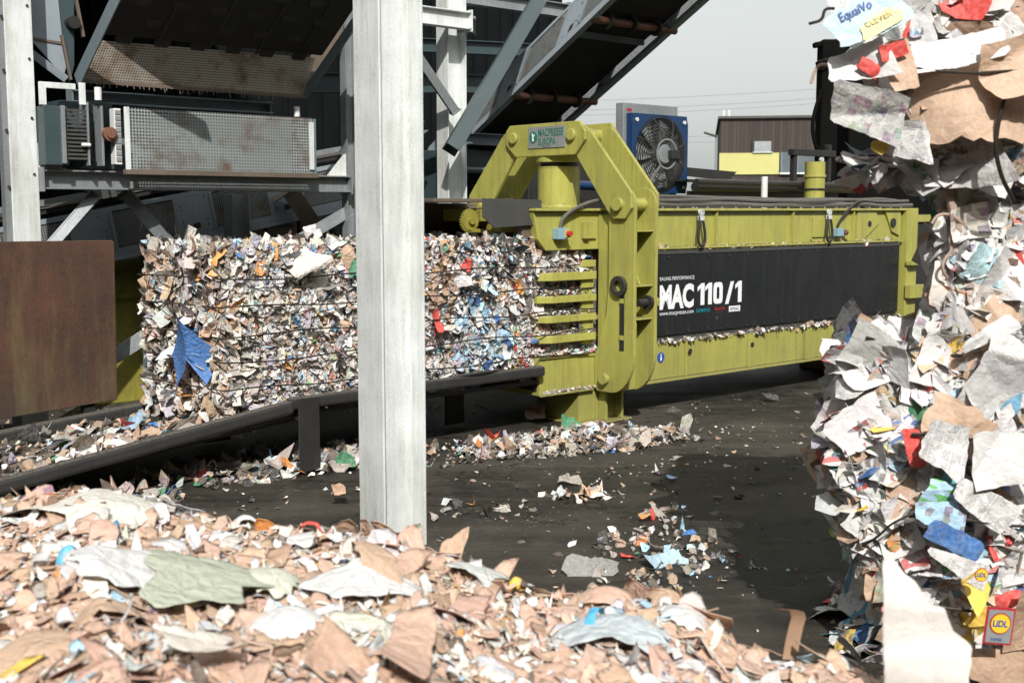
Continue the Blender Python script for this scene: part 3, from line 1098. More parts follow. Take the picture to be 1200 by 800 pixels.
# cleated wide conveyor at the upper left: rises towards the front too
wc = thing('wide_conveyor', 'wide black cleated belt conveyor seen from below over the mesh guard', 'conveyor', M(1, 2.05, 2.9), TH, 'belt conveyors')
A2 = R(34)


def WC(t, a, h=0.):
    return M(t, 2.03 - a * math.cos(A2) - h * math.sin(A2), 3.17 + a * math.sin(A2) + h * math.cos(A2))


b = MB()
n = 10
vs, fs = [], []
prof = [(1.8, 0), (1.4, 0), (1.0, 0), (.12, 0)] + [(.0 + .10 * (1 - math.sin(x)) , .1 - .1 * math.cos(x)) for x in np.linspace(.3, math.pi - .3, 6)] + [(.12, .2), (1.8, .2)]
for a, h in prof:
    vs += [WC(.10, a, h), WC(2.10, a, h)]
for i in range(len(prof) - 1):
    fs.append((2 * i, 2 * i + 1, 2 * i + 3, 2 * i + 2))
b.add(vs, fs)
b.build('belt', 'rubber', wc)
cl = MB()
for i in range(8):
    for j in range(6):
        t_ = .28 + j * .32 + (.16 if i % 2 else 0)
        if t_ > 2.0:
            continue
        a = .03 + i * .22
        cl.hexa([WC(t_ - .075, a, 0), WC(t_ + .075, a, 0), WC(t_ + .075, a + .045, 0), WC(t_ - .075, a + .045, 0),
                 WC(t_ - .06, a + .008, -.045), WC(t_ + .06, a + .008, -.045), WC(t_ + .06, a + .03, -.045), WC(t_ - .06, a + .03, -.045)])
cl.each('cleat', 'black_steel', wc, bevel=.006)
b = MB()
for t_ in (.55, 1.0, 1.45, 1.85):
    b.hexa([WC(t_, .02, -.004), WC(t_ + .03, .02, -.004), WC(t_ + .03, 1.8, -.004), WC(t_, 1.8, -.004), WC(t_, .02, -.012), WC(t_ + .03, .02, -.012), WC(t_ + .03, 1.8, -.012), WC(t_, 1.8, -.012)])
b.each('belt_rib', 'black_steel', wc)
b = MB()
b.sheet(M(-.02, 2.10, 2.86), M(1.98, 2.10, 2.86), M(2.06, 2.02, 3.19), M(.08, 2.02, 3.165), 2.0, .34)
b.build('perforated_tray', 'perf', wc)
b = MB()
b.bar(M(-.04, 2.105, 2.85), M(2.0, 2.105, 2.85), .02, .025)
for k in range(46):
    t_ = -.02 + 2.0 * k / 45 + random.uniform(-.02, .02)
    b.bar(M(t_, 2.10, 2.845), M(t_ + random.uniform(-.01, .01), 2.09, 2.845 - random.uniform(.01, .05)), .006, .006)
b.build('ragged_edge', 'brown', wc)
b = MB()
b.bar(M(-.05, 2.16, 2.85), M(-.05, .6, 3.90), .012, .13)
b.bar(M(2.02, 2.14, 2.88), M(2.02, .6, 3.90), .012, .10)
b.each('side_frame', 'blue_grey', wc, bevel=.003)
b = MB()
b.tz([(-.16, 3.62), (-.02, 3.72), (-.05, 2.98), (-.09, 2.84), (-.13, 3.18)], 2.2, 2.215)
b.build('end_plate', 'teal_dark', wc)
b = MB()
b.cyl(M(-.065, 2.12, 3.3), M(-.065, 2.2, 3.3), .05, 16)
b.build('bearing', 'black_steel', wc, smooth=True)
b = MB()
b.bar(M(-.15, 2.18, 3.2), M(-.09, 2.18, 2.86), .025, .02)
b.bar(M(-.03, 2.17, 3.5), M(.02, 2.17, 3.2), .03, .02)
b.each('dusty_edge', 'brown', wc)
b = MB()
b.tz([(2.04, 2.9), (2.12, 2.98), (2.45, 3.46), (2.45, 3.6), (2.10, 3.22)], 2.15, 2.17)
b.build('bracket', 'brown', wc)

# lower conveyor behind the cross beam
lc = thing('lower_conveyor', 'blue grey inclined conveyor in the shade under the cross beam', 'conveyor', M(0, 3.2, 1), TH, 'belt conveyors')
l0, l1 = Vector(M(-1.6, 3.2, 1.02)), Vector(M(3.6, 3.2, 1.97))
al2 = (l1 - l0).normalized()
wout = Vector(M(0, -1, 0)) - Vector(M(0, 0, 0))
up2 = wout.cross(al2) * -1
if up2.z < 0:
    up2 = -up2
side_panel(lc, l0, al2, up2, wout, 5.3, .44, 'blue_pale', 'perf_fine', .3, 1.0, .66)
b = MB()
b.bar(l0 + up2 * .5 + wout * -.4, l1 + up2 * .5 + wout * -.4, .8, .04)
b.build('belt', 'rubber', lc)
b = MB()
b.bar(l0 + up2 * .58 + wout * .02, l1 + up2 * .58 + wout * .02, .04, .05)
b.build('hand_rail', 'galv_dull', lc)
b = MB()
for a in (1.15, 2.3):
    p = l0 + al2 * a + up2 * .52
    b.bar(p + wout * .03, p + wout * .03 + up2 * .14, .03, .06)
    b.bar(p + al2 * .08 + wout * .03, p + al2 * .08 + wout * .03 + up2 * .14, .03, .05)
b.each('bracket', 'galv', lc)

# dim things in the shade under the conveyors
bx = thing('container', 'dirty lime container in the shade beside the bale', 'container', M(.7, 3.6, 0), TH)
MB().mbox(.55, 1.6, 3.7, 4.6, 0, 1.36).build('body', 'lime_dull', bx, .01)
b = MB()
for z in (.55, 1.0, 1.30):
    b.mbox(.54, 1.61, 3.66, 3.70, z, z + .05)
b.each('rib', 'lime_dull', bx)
cr = []
for i in range(4):
    for k in range(3):
        c_ = thing('crate', 'dim brown crate stacked in the shade behind the grey post', 'crate', M(2.19 + i * .42, 4.55, .35 * k + .8), TH, 'brown crates stacked in the shade')
        MB().mbox(2.0 + i * .42, 2.38 + i * .42, 4.3, 4.8, .35 * k + .8, .35 * k + 1.14).build('box', 'brown', c_, .01)
        MB().mbox(2.05 + i * .42, 2.33 + i * .42, 4.285, 4.298, .35 * k + .95, .35 * k + .99).build('grip', 'black_steel', c_)
ls = thing('low_bench', 'dim brown bench under the stacked crates in the shade', 'bench', M(2.8, 4.5, 0), TH)
MB().mbox(1.95, 3.7, 4.28, 4.85, .7, .79).build('top', 'brown', ls)
b = MB()
for t_ in (2.0, 3.6):
    b.mbox(t_, t_ + .06, 4.3, 4.8, 0, .698)
b.each('leg', 'brown', ls)
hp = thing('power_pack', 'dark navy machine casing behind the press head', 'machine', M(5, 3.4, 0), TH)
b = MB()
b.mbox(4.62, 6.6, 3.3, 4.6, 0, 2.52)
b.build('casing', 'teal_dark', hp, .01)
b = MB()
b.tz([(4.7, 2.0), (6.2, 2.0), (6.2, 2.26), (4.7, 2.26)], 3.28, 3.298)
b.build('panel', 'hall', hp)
MB().cyl(M(5.3, 2.2, 2.12), M(6.6, 2.2, 2.08), .05, 14).build('pipe', 'blue', hp, smooth=True)
MB().tz([(5.15, 0), (6.5, 0), (6.5, 2.14), (6.1, 2.42), (5.5, 2.48), (5.15, 2.3)], 2.6, 3.0).build('hopper', 'black_steel', hp, .01)

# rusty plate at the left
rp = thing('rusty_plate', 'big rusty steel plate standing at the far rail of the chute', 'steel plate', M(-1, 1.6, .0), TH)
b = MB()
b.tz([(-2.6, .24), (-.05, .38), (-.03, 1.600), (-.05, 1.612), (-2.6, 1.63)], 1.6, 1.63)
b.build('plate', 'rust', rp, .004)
b = MB()
for t_ in (-2.3, -1.3, -.3):
    b.mbox(t_, t_ + .08, 1.63, 1.71, 0, 1.5)
b.each('stiffener', 'black_steel', rp)

# ================================================================== THE PRESS
pr = thing('baling_press', 'lime green baling press with a clamp yoke and black side panel', 'baling press', M(3.6, .55, 0), TH)
T0, T1 = 2.88, 8.62

# upper beam
ub = MB()
ub.tz([(2.81, 1.83), (8.42, 1.83), (8.42, 1.507), (2.95, 1.507), (2.86, 1.60)], -.05, 1.15)
ub = ub.build('upper_beam', 'lime', pr, .006)
MB().mbox(2.80, 8.45, -.10, 1.2, 1.833, 1.856).build('top_flange', 'lime', ub, .004)
MB().mbox(4.3, 8.42, -.085, -.053, 1.487, 1.507).build('bottom_flange', 'lime', ub, .004)
b = MB()
for t_ in (5.12, 6.33, 7.42):
    b.mbox(t_, t_ + .016, -.086, -.0515, 1.508, 1.832)
b.each('rib', 'lime', ub, bevel=.002)
b = MB()
for k in range(20):
    t_ = 4.35 + k * .21
    b.cyl(M(t_, -.085, 1.857), M(t_, -.085, 1.872), .012, 6)
b.each('bolt', 'galv_dull', ub)
b = MB()
b.mbox(3.42, 3.52, -.075, -.052, 1.60, 1.74)
b.tz([(3.36, 1.6), (3.42, 1.6), (3.42, 1.74), (3.36, 1.74)], -.095, -.052)
b.build('lug', 'lime', ub, .004)
b = MB()
b.tz([(7.50, 1.83), (7.86, 1.83), (7.94, 1.70), (7.62, 1.51), (7.50, 1.51)], -.074, -.052)
b.tz([(8.05, 1.83), (8.36, 1.83), (8.36, 1.55), (8.2, 1.6)], -.074, -.052)
b.mbox(6.7, 7.25, -.066, -.052, 1.56, 1.76)
b.each('cover_plate', 'lime', ub, bevel=.003)
b = MB()
b.cyl(M(7.74, -.074, 1.69), M(7.74, -.078, 1.69), .035, 20)
b.cyl(M(8.2, -.074, 1.70), M(8.2, -.09, 1.70), .05, 20)
b.each('hole', 'ring_steel', ub, smooth=True)

# lower beam and its box at the mouth
lb = MB()
lb.tz([(4.05, .30), (8.42, .30), (8.42, .635), (4.05, .635)], -.05, 1.15)
lb = lb.build('lower_beam', 'lime', pr, .006)
MB().mbox(4.05, 8.45, -.10, 1.2, .278, .298).build('bottom_flange', 'lime', lb, .003)
b = MB()
for t_, d in ((4.72, .03), (5.66, .10), (6.62, .12)):
    b.mbox(t_, t_ + d, -.07, -.0515, .30, .632)
b.each('rib', 'lime', lb, bevel=.003)
b = MB()
for t_, z_ in ((5.72, .52), (4.78, .53)):
    b.cyl(M(t_, -.0705, z_), M(t_, -.075, z_), .026, 16)
b.each('hole', 'ring_steel', lb)
mbx = MB()
mbx.mbox(2.88, 3.9, -.05, 1.15, .295, .615)
mouth = mbx.build('mouth_box', 'lime', pr, .006)
b = MB()
b.mbox(2.875, 3.5, -.075, -.052, .292, .306)
b.mbox(2.875, 3.45, -.07, -.052, .606, .622)
b.each('edge_strip', 'lime', mouth, bevel=.002)
b = MB()
b.mbox(2.868, 2.879, -.02, .22, .34, .52)  # small dark plate on the end face of the mouth box
b.build('dark_end_plate', 'black_steel', mouth)
# sticker: blue disc with a white figure
st = MB().cyl(M(4.39, -.051, .50), M(4.39, -.055, .50), .048, 28).build('sticker', 'ink_blue', lb)
b = MB()
b.mbox(4.383, 4.397, -.0575, -.0555, .515, .532)
b.mbox(4.381, 4.399, -.0575, -.0555, .472, .508)
b.build('mark', 'ink_white', st)

# side panel of black sheet
pn = MB().mbox(4.25, 8.36, -.075, -.02, .70, 1.44).build('side_panel', 'panel', pr, .004)
MB().mbox(4.25, 8.36, -.082, -.02, 1.442, 1.474).build('rim', 'grey_plate', pn, .002)
b = MB()
for k in range(14):
    for z_ in (.725, 1.415):
        b.cyl(M(4.45 + k * .29, -.0752, z_), M(4.45 + k * .29, -.083, z_), .013, 8)
b.each('fixing', 'black_steel', pn)
MB().mbox(4.25, 8.36, -.055, -.02, .655, .698).build('sill', 'grey_plate', pn, .002)
ex = Vector(M(1, 0, 0)) - Vector(M(0, 0, 0))
ez = Vector((0, 0, 1))
PW = -.0755


def pl(t, z):
    return M(t, PW, z)


lettering('BALING PERFORMANCE', .034, pl(4.335, 1.205), ex, ez, 'ink_white', pn, width=.48)
ZB, H1 = .955, .205
lettering('MAC', H1, pl(4.335, ZB), ex, ez, 'ink_white', pn, bold=.05, width=.475)


def figure_one(t):
    MB().tz([(t + .045, ZB), (t + .10, ZB), (t + .10, ZB + H1), (t + .055, ZB + H1), (t, ZB + H1 - .035), (t, ZB + H1 - .075), (t + .045, ZB + H1 - .045)],
            PW - .003, PW - .0012).build('lettering', 'ink_white', pn)


figure_one(4.865)
figure_one(4.975)
# a narrow nought with straight sides
no = MB()
ro, ri = [], []
for k in range(32):
    an = 2 * math.pi * k / 32
    cx_, sx_ = math.cos(an), math.sin(an)
    for r_, a_, b__ in ((ro, .070, H1 / 2), (ri, .020, H1 / 2 - .045)):
        e_ = .45
        r_.append((5.165 + a_ * math.copysign(abs(cx_) ** e_, cx_), ZB + H1 / 2 + b__ * math.copysign(abs(sx_) ** e_, sx_)))
vs0 = [M(t, PW - .003, z) for t, z in ro] + [M(t, PW - .003, z) for t, z in ri]
no.add(vs0, [(k, (k + 1) % 32, 32 + (k + 1) % 32, 32 + k) for k in range(32)])
no.build('lettering', 'ink_white', pn)
MB().tz([(5.275, ZB - .01), (5.325, ZB - .01), (5.405, ZB + H1), (5.355, ZB + H1)], PW - .003, PW - .0012).build('lettering', 'ink_white', pn)
figure_one(5.425)
lettering('www.macpresse.com', .040, pl(4.335, .888), ex, ez, 'ink_white', pn, width=.475)
lettering('SIEMENS', .034, pl(4.845, .888), ex, ez, 'ink_teal', pn, bold=.012, width=.205)
lettering('Rexroth', .036, pl(5.12, .892), ex, ez, 'ink_red', pn, bold=.012, width=.15)
lettering('Bosch Group', .018, pl(5.12, .866), ex, ez, 'grey_plate', pn, width=.15)
pb = MB().mbox(5.335, 5.505, PW - .004, PW - .001, .868, .922).build('badge', 'ink_white', pn)
lettering('HYDAC', .028, M(5.35, PW - .004, .881), ex, ez, 'ink_dark', pb, bold=.015, proud=.002, width=.14)
MB().cyl(M(5.15, PW - .001, .82), M(5.15, PW - .004, .82), .016, 16).build('mark', 'grey_plate', pn)

# finger bars at the mouth, bale shows between them
for z_, h in ((1.255, .07), (1.07, .06), (.905, .06), (.735, .065)):
    fb = MB()
    fb.prism([(2.87, -.03), (2.98, -.10), (3.50, -.10), (3.50, .03), (2.87, .03)], lambda t, w: M(t, w, z_), lambda t, w: M(t, w, z_ + h))
    fb.build('finger_bar', 'lime', pr, .005)
fb = MB()
fb.mbox(3.36, 3.50, -.065, -.035, .70, 1.40)
fb.tz([(3.30, 1.36), (3.5, 1.36), (3.5, 1.42), (3.36, 1.42)], -.09, -.066)
fb.build('bar_plate', 'lime', pr, .004)

# clamp yoke: two plates in the cross section on each side of the channel
def leg_poly(mir):
    p = [(-.215, 1.75), (-.215, 1.93)]
    for k in range(0, 9):
        an = math.pi * (.0 + k / 8)
        p.append((-.362 + .147 * math.cos(an), 1.90 + .13 * math.sin(an)))
    p += [(-.51, 1.7), (-.51, .62)]
    for k in range(1, 9):
        an = math.pi / 2 * k / 8
        p.append((-.25 - .26 * math.cos(an), .62 - .335 * math.sin(an)))
    p += [(-.09, .285), (-.058, .32), (-.058, .58), (-.12, .74), (-.19, .95), (-.215, 1.2)]
    return [(1.1 - w, z) for w, z in p] if mir else p


for mir in (0, 1):
    for t_ in (3.525, 3.785):
        lg = MB().wz(leg_poly(mir), t_, t_ + .035).build('yoke_plate', 'lime', pr, .005)
        for w_, z_, r_ in ((-.362, 1.89, .05), (-.19, .40, .05)):
            w_ = 1.1 - w_ if mir else w_
            MB().cyl(M(t_ - .045, w_, z_), M(t_, w_, z_), r_, 20).build('pin', 'lime', lg, .006)
        if not mir and t_ < 3.6:
            MB().ring(M(t_ - .018, -.352, 1.205), ex, .088, .044, .036).build('collar', 'ring_steel', lg, .006)
            b = MB()
            b.mbox(t_ - .006, t_ - .001, -.405, -.355, .66, 1.14)
            b.build('slot', 'black_steel', lg)
            b = MB()
            b.mbox(t_ - .012, t_ - .0062, -.405, -.355, 1.06, 1.10)
            b.mbox(t_ - .012, t_ - .0062, -.405, -.355, .75, .79)
            b.each('slot_bar', 'lime', lg)
yk = MB()
yk.mbox(3.562, 3.783, -.30, -.06, .30, 1.80)
yk.build('yoke_web', 'lime', pr)
b = MB()
for z_ in (1.66, 1.20, .92):
    b.mbox(3.562, 3.783, -.49, -.302, z_, z_ + .014)
b.wz([(-.30, 1.22), (-.47, 1.22), (-.30, 1.52)], 3.64, 3.655)
b.wz([(-.302, .30), (-.50, .62), (-.50, .90), (-.302, .90)], 3.566, 3.578)
b.each('shelf_plate', 'lime', pr, bevel=.003)
b = MB()
b.cyl(M(3.64, -.45, 1.06), M(3.88, -.45, 1.06), .032, 20)
bo = b.build('tie_bolt', 'ring_steel', pr, smooth=True)
MB().cyl(M(3.823, -.45, 1.06), M(3.872, -.45, 1.06), .052, 6).build('nut', 'lime', bo, .006)
MB().ring(M(3.765, -.45, 1.06), ex, .062, .034, .03).build('washer', 'ring_steel', bo)


def arm_poly(mir):
    p = [(.17, 2.52), (.165, 2.33), (-.225, 1.84), (-.30, 1.77), (-.43, 1.77), (-.505, 1.86), (-.505, 1.98), (-.03, 2.50), (.05, 2.56)]
    return [(1.1 - w, z) for w, z in p] if mir else p


head = None
for k, t_ in enumerate((3.452, 3.838)):
    hp_ = [(.01, 2.51), (.08, 2.60), (.98, 2.60), (1.03, 2.55), (1.03, 2.43), (.90, 2.315), (.13, 2.315), (.01, 2.44)]
    h_ = MB().wz(hp_, t_, t_ + .032).build('head_plate', 'lime', pr, .006)
    if k == 0:
        head = h_
    for w_ in (.165, .915):
        MB().cyl(M(t_ - .03, w_, 2.485), M(t_, w_, 2.485), .052, 22).build('pin', 'lime', h_, .01)
for mir in (0, 1):
    for t_ in (3.488, 3.80):
        MB().wz(arm_poly(mir), t_, t_ + .034).build('lever_arm', 'lime', pr, .005)
    w_ = 1.1 - .20 if mir else .20
    b = MB()
    b.cyl(M(3.48, w_, 2.485), M(3.86, w_, 2.485), .06, 20)
    w_ = 1.1 + .362 if mir else -.362
    b.cyl(M(3.45, w_, 1.89), M(3.85, w_, 1.89), .055, 20)
    b.each('cross_pin', 'lime', pr, smooth=True)
MB().mbox(3.49, 3.836, .28, .82, 2.34, 2.56).build('head_block', 'lime', pr, .006)
# sign on the head
exs = Vector(M(0, -1, 0)) - Vector(M(0, 0, 0))
sg = MB().mbox(3.444, 3.4515, .245, .715, 2.385, 2.572).build('sign', 'sign', head, .001)
TS = 3.4435
lettering('MACPRESSE', .066, M(TS, .580, 2.488), exs, ez, 'ink_green', sg, bold=.012, width=.315)
lettering('EUROPA', .062, M(TS, .580, 2.412), exs, ez, 'ink_green', sg, bold=.008, width=.22)
lettering('BALING  1996', .014, M(TS, .53, 2.392), exs, ez, 'ink_dark', sg, .9)
MB().cyl(M(TS, .647, 2.482), M(TS - .003, .647, 2.482), .052, 32).build('emblem', 'ink_green', sg)
b = MB()
b.prism([(-.012, -.035), (.010, -.035), (.004, -.005), (.022, .018), (.012, .026), (.0, .012), (-.006, .04), (-.016, .03), (-.012, .0)],
        lambda a, c: M(TS - .0036, .647 - a, 2.482 + c), lambda a, c: M(TS - .0056, .647 - a, 2.482 + c))
b.build('emblem_mark', 'ink_white', sg)

# hydraulic cylinder
cy = MB()
C_ = lambda z: M(3.666, .55, z)
cy.cyl(C_(1.858), C_(2.225), .19, 48)
cyl_o = cy.build('hydraulic_cylinder', 'lime', pr, smooth=True)
MB().cyl(C_(1.857), C_(1.885), .225, 48).build('foot_flange', 'lime', cyl_o, .004)
MB().cyl(C_(2.225), C_(2.262), .165, 48).build('rod', 'black_steel', cyl_o)
MB().cyl(C_(2.262), C_(2.338), .205, 48).build('cap', 'lime', cyl_o, .006)
b = MB()
for k in range(12):
    an = k * math.pi / 6
    b.cyl(M(3.666 + .208 * math.cos(an), .55 + .208 * math.sin(an), 1.885), M(3.666 + .208 * math.cos(an), .55 + .208 * math.sin(an), 1.903), .013, 6)
b.each('bolt', 'lime', cyl_o)
b = MB()
b.cyl(C_(2.215), C_(2.222), .193, 48)
b.build('seal_ring', 'lime', cyl_o)
c2 = MB()
C2 = lambda z: M(7.6, .55, z)
c2.cyl(C2(1.857), C2(2.37), .112, 36)
c2 = c2.build('rear_cylinder', 'lime', pr, smooth=True)
MB().cyl(C2(2.20), C2(2.23), .125, 36).build('flange', 'lime', c2, .003)
MB().cyl(C2(2.06), C2(2.08), .125, 36).build('flange', 'black_steel', c2, .003)

# feet, control boxes, end post
ft = MB()
ft.mbox(3.36, 3.80, -.03, .5, .02, .294)
ft.mbox(3.60, 3.63, -.12, -.032, .02, .294)
ft.mbox(3.80, 3.83, -.12, .5, .02, .294)
ft.mbox(3.30, 3.90, -.16, .55, .004, .02)
ft.build('foot', 'lime', pr, .004)
MB().mbox(7.9, 8.3, 0, .9, .004, .277).build('foot', 'lime', pr, .004)
cb = MB().mbox(3.02, 3.13, -.13, -.053, 1.60, 1.695).build('stop_switch', 'ctrl_blue', pr, .006)
MB().mbox(3.09, 3.145, -.14, -.131, 1.615, 1.68).build('face', 'ctrl_yellow', cb, .002)
MB().cyl(M(3.118, -.14, 1.648), M(3.118, -.175, 1.648), .024, 18).build('button', 'red', cb, .004)
cb = MB().mbox(7.06, 7.17, -.13, -.068, 1.565, 1.65).build('stop_switch', 'ctrl_blue', pr, .006)
MB().cyl(M(7.21, -.10, 1.605), M(7.26, -.10, 1.605), .03, 18).build('button', 'copper', cb, .004)
MB().tube([M(3.075, -.09, 1.695), M(3.09, -.10, 1.78), M(3.22, -.12, 1.86), M(3.45, -.12, 1.925), M(3.8, .0, 1.93), M(4.3, .05, 1.92)], .016).build('cable', 'hose', pr, smooth=True)
MB().tube([M(7.1, -.09, 1.65), M(7.12, -.1, 1.72), M(7.3, -.12, 1.88), M(7.6, -.05, 1.95), M(8.2, .1, 1.9)], .014).build('cable', 'rubber', pr, smooth=True)
for t_ in (4.86, 6.92):
    b = MB()
    b.tube([M(t_ - .015, -.11, 1.79), M(t_ - .05, -.12, 1.62), M(t_ - .045, -.12, 1.53), M(t_, -.12, 1.505), M(t_ + .045, -.12, 1.53), M(t_ + .05, -.12, 1.62), M(t_ + .015, -.11, 1.79)], .013)
    sp = b.build('strap', 'black_steel', pr, smooth=True)
    b = MB()
    b.mbox(t_ - .028, t_ + .028, -.125, -.09, 1.745, 1.79)
    b.ring(M(t_ - .014, -.11, 1.82), wout, .026, .016, .012)
    b.ring(M(t_ + .014, -.11, 1.82), wout, .026, .016, .012)
    b.build('shackle', 'galv', sp)
ep = MB()
ep.mbox(8.44, 8.66, -.12, 1.2, .28, 1.86)
ep.mbox(8.42, 8.70, -.2, -.122, .85, 1.0)
ep.mbox(8.42, 8.70, -.2, -.122, 1.22, 1.27)
ep.each('end_post', 'lime', pr, bevel=.006)
b = MB()
b.mbox(8.68, 12, -.02, 1.1, .1, 1.70)
b.build('ram_casing', 'black_steel', pr, .01)
MB().mbox(8.68, 12, -.05, 1.1, 1.702, 1.78).build('ram_rail', 'lime', pr, .005)
# hoses and pipes lying on top
hz = MB()
for w_, z_, r_, s_ in ((-.02, 1.885, .022, 1), (.06, 1.90, .026, 2), (.16, 1.90, .022, 3), (.0, 1.93, .018, 4), (.1, 1.945, .02, 5)):
    rr = random.Random(s_)
    hz.tube([M(4.1 + k * .45, w_ + rr.uniform(-.05, .05), z_ + rr.uniform(-.006, .02)) for k in range(11)], r_, 8, 2)
hz.each('hose', 'hose', pr, smooth=True)
b = MB()
b.cyl(M(5.9, .85, 2.08), M(8.9, .85, 2.09), .05, 14)
b.cyl(M(5.75, .70, 2.13), M(8.9, .70, 2.12), .032, 12)
b.bar(M(5.95, .95, 2.0), M(8.6, .95, 2.0), .1, .08)
for t_ in (6.1, 7.1, 8.1):
    b.bar(M(t_, .85, 1.857), M(t_, .85, 2.12), .06, .06)
b.each('pipe', 'black_steel', pr, smooth=True)
MB().cyl(M(6.62, .5, 1.857), M(6.62, .5, 2.19), .035, 14).build('stub_pipe', 'galv', pr, smooth=True)
b = MB()
b.tz([(5.86, 2.19), (6.52, 2.15), (6.66, 2.25), (5.86, 2.28)], .9, .92)
b.mbox(5.90, 6.45, .92, 1.3, 2.14, 2.16)
b.each('tray', 'black_steel', pr)
b = MB()
for k in range(26):                                          # clutter of blocks and couplings
    t_ = random.uniform(4.4, 8.3)
    w_ = random.uniform(.2, .6)
    s_ = random.uniform(.03, .07)
    b.mbox(t_, t_ + s_ * 2.4, w_, w_ + s_, 1.858, 1.86 + s_ * 1.2)
b.each('coupling', 'grey_plate', pr, bevel=.004)

# strapping wheel, deflector, top plate at the mouth
gw = MB()
gp = []
for k in range(56):
    an = 2 * math.pi * k / 56
    r_ = .098 if k % 2 else .085
    gp.append((.40 + r_ * math.cos(an), 1.755 + r_ * math.sin(an)))
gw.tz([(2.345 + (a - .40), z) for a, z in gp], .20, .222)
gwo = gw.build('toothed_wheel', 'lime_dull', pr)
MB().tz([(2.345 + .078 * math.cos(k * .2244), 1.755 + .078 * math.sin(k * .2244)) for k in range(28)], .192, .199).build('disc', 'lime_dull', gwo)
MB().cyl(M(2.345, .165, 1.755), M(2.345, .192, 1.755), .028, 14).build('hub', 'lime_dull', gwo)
b = MB()
b.bar(M(2.36, .21, 1.68), M(2.64, .21, 1.66), .03, .03)
b.bar(M(2.5, .5, 1.80), M(2.85, .5, 1.80), .5, .1)
b.mbox(2.6, 2.8, .12, .3, 1.66, 1.82)
b.each('wheel_bracket', 'lime_dull', pr, bevel=.004)
MB().tz([(2.30, 1.935), (2.93, 1.925), (2.93, 1.852), (2.78, 1.86), (2.80, 1.79), (2.84, 1.72), (2.42, 1.70), (2.30, 1.79)], -.02, -.005).build('deflector_plate', 'grey_plate', pr, .002)
b = MB()
b.mbox(2.02, 2.85, .25, 1.1, 1.905, 1.935)
b.build('top_plate', 'brown', pr, .004)
b = MB()
b.mbox(2.1, 3.0, .9, 1.1, 1.64, 1.90)
b.mbox(2.75, 2.86, .02, .3, 1.60, 1.86)
b.each('guide_plate', 'brown', pr, bevel=.004)

# ---------------------------------------------------------------- chute with rails
ch = thing('bale_chute', 'black bale chute with two rails sloping down from the press mouth', 'chute', M(.6, .5, 0), TH)
b = MB()
b.bar(M(2.87, -.10, .52), M(.45, -.10, .50), .08, .085)
b.build('rail', 'rubber', ch, .02)
b = MB()
b.bar(M(.47, -.12, .485), M(-3.0, -.13, .03), .085, .095)
b.build('rail', 'rubber', ch, .025)
b = MB()
b.bar(M(2.87, 1.2, .47), M(.6, 1.2, .42), .10, .12)
b.bar(M(.6, 1.2, .39), M(-3.4, 1.2, .06), .11, .13)
b.build('rail', 'rubber', ch, .02)
MB().mbox(.50, .67, -.162, -.15, .02, .54).build('leg', 'black_steel', ch, .004)
MB().mbox(2.4, 2.6, .6, .62, .02, .44).build('leg', 'black_steel', ch, .004)
MB().mbox(.5, .72, 1.24, 1.26, .02, .4).build('leg', 'black_steel', ch, .004)
b = MB()
b.hexa([M(-3.2, -.07, .02), M(.6, -.07, .38), M(.6, 1.14, .38), M(-3.2, 1.14, .02), M(-3.2, -.07, .04), M(.6, -.07, .40), M(.6, 1.14, .40), M(-3.2, 1.14, .04)])
b.mbox(.6, 2.87, -.04, 1.14, .40, .43)
b.build('deck', 'black_steel', ch)
b = MB()
b.tube([M(2.5, -.06, .55), M(2.2, -.17, .58), M(1.9, -.10, .55)], .012)
b.build('cable', 'rubber', ch, smooth=True)

# ---------------------------------------------------------------- fan cooler on the press
fc = thing('oil_cooler', 'blue fan cooler with a round wire guard and grey back frame', 'oil cooler', M(5.7, 1.2, 1.86), TH)
b = MB()
b.mbox(5.22, 6.06, 1.232, 1.34, 2.0, 2.93)
b.build('back_frame', 'galv_dull', fc, .006)
hb = MB()
HC = (5.70, 2.42)
n = 40
for k in range(n):                                   # front sheet with a round opening
    a0, a1 = 2 * math.pi * k / n, 2 * math.pi * (k + 1) / n

    def sq(a):
        c_, s_ = math.cos(a), math.sin(a)
        m_ = max(abs(c_) / .435, abs(s_) / .405)
        return (HC[0] + c_ / m_, HC[1] + s_ / m_)

    def ci(a, r=.375):
        return (HC[0] + r * math.cos(a), HC[1] + r * math.sin(a))
    p = [ci(a0), sq(a0), sq(a1), ci(a1)]
    hb.tz(p, 1.15, 1.165)
hb.mbox(5.265, 5.28, 1.166, 1.23, 2.015, 2.825)
hb.mbox(6.12, 6.135, 1.166, 1.23, 2.015, 2.825)
hb.mbox(5.281, 6.119, 1.166, 1.23, 2.81, 2.825)
hb.mbox(5.281, 6.119, 1.166, 1.23, 2.015, 2.03)
hb.build('housing', 'blue', fc)
MB().mbox(5.30, 6.1, 1.218, 1.229, 2.04, 2.80).build('radiator', 'grey_plate', fc)
b = MB()
for k in range(7):
    an = 2 * math.pi * k / 7 + .3
    c0 = Vector(M(HC[0], 1.2, HC[1]))
    r_ = ex * math.cos(an) + ez * math.sin(an)
    tg = -ex * math.sin(an) + ez * math.cos(an)
    wv = -wout
    pts = []
    for rr, ww, tw in ((.11, .05, .03), (.24, .10, .03), (.355, .125, .02)):
        pts.append((c0 + r_ * rr - tg * ww + wv * tw, c0 + r_ * rr + tg * ww - wv * tw))
    for (a_, b_), (c_, d_) in zip(pts, pts[1:]):
        b.add([a_, b_, d_, c_, a_ + wv * .004, b_ + wv * .004, d_ + wv * .004, c_ + wv * .004], [(0, 1, 2, 3), (7, 6, 5, 4), (0, 3, 7, 4), (1, 5, 6, 2)])
b.each('fan_blade', 'galv_dull', fc)
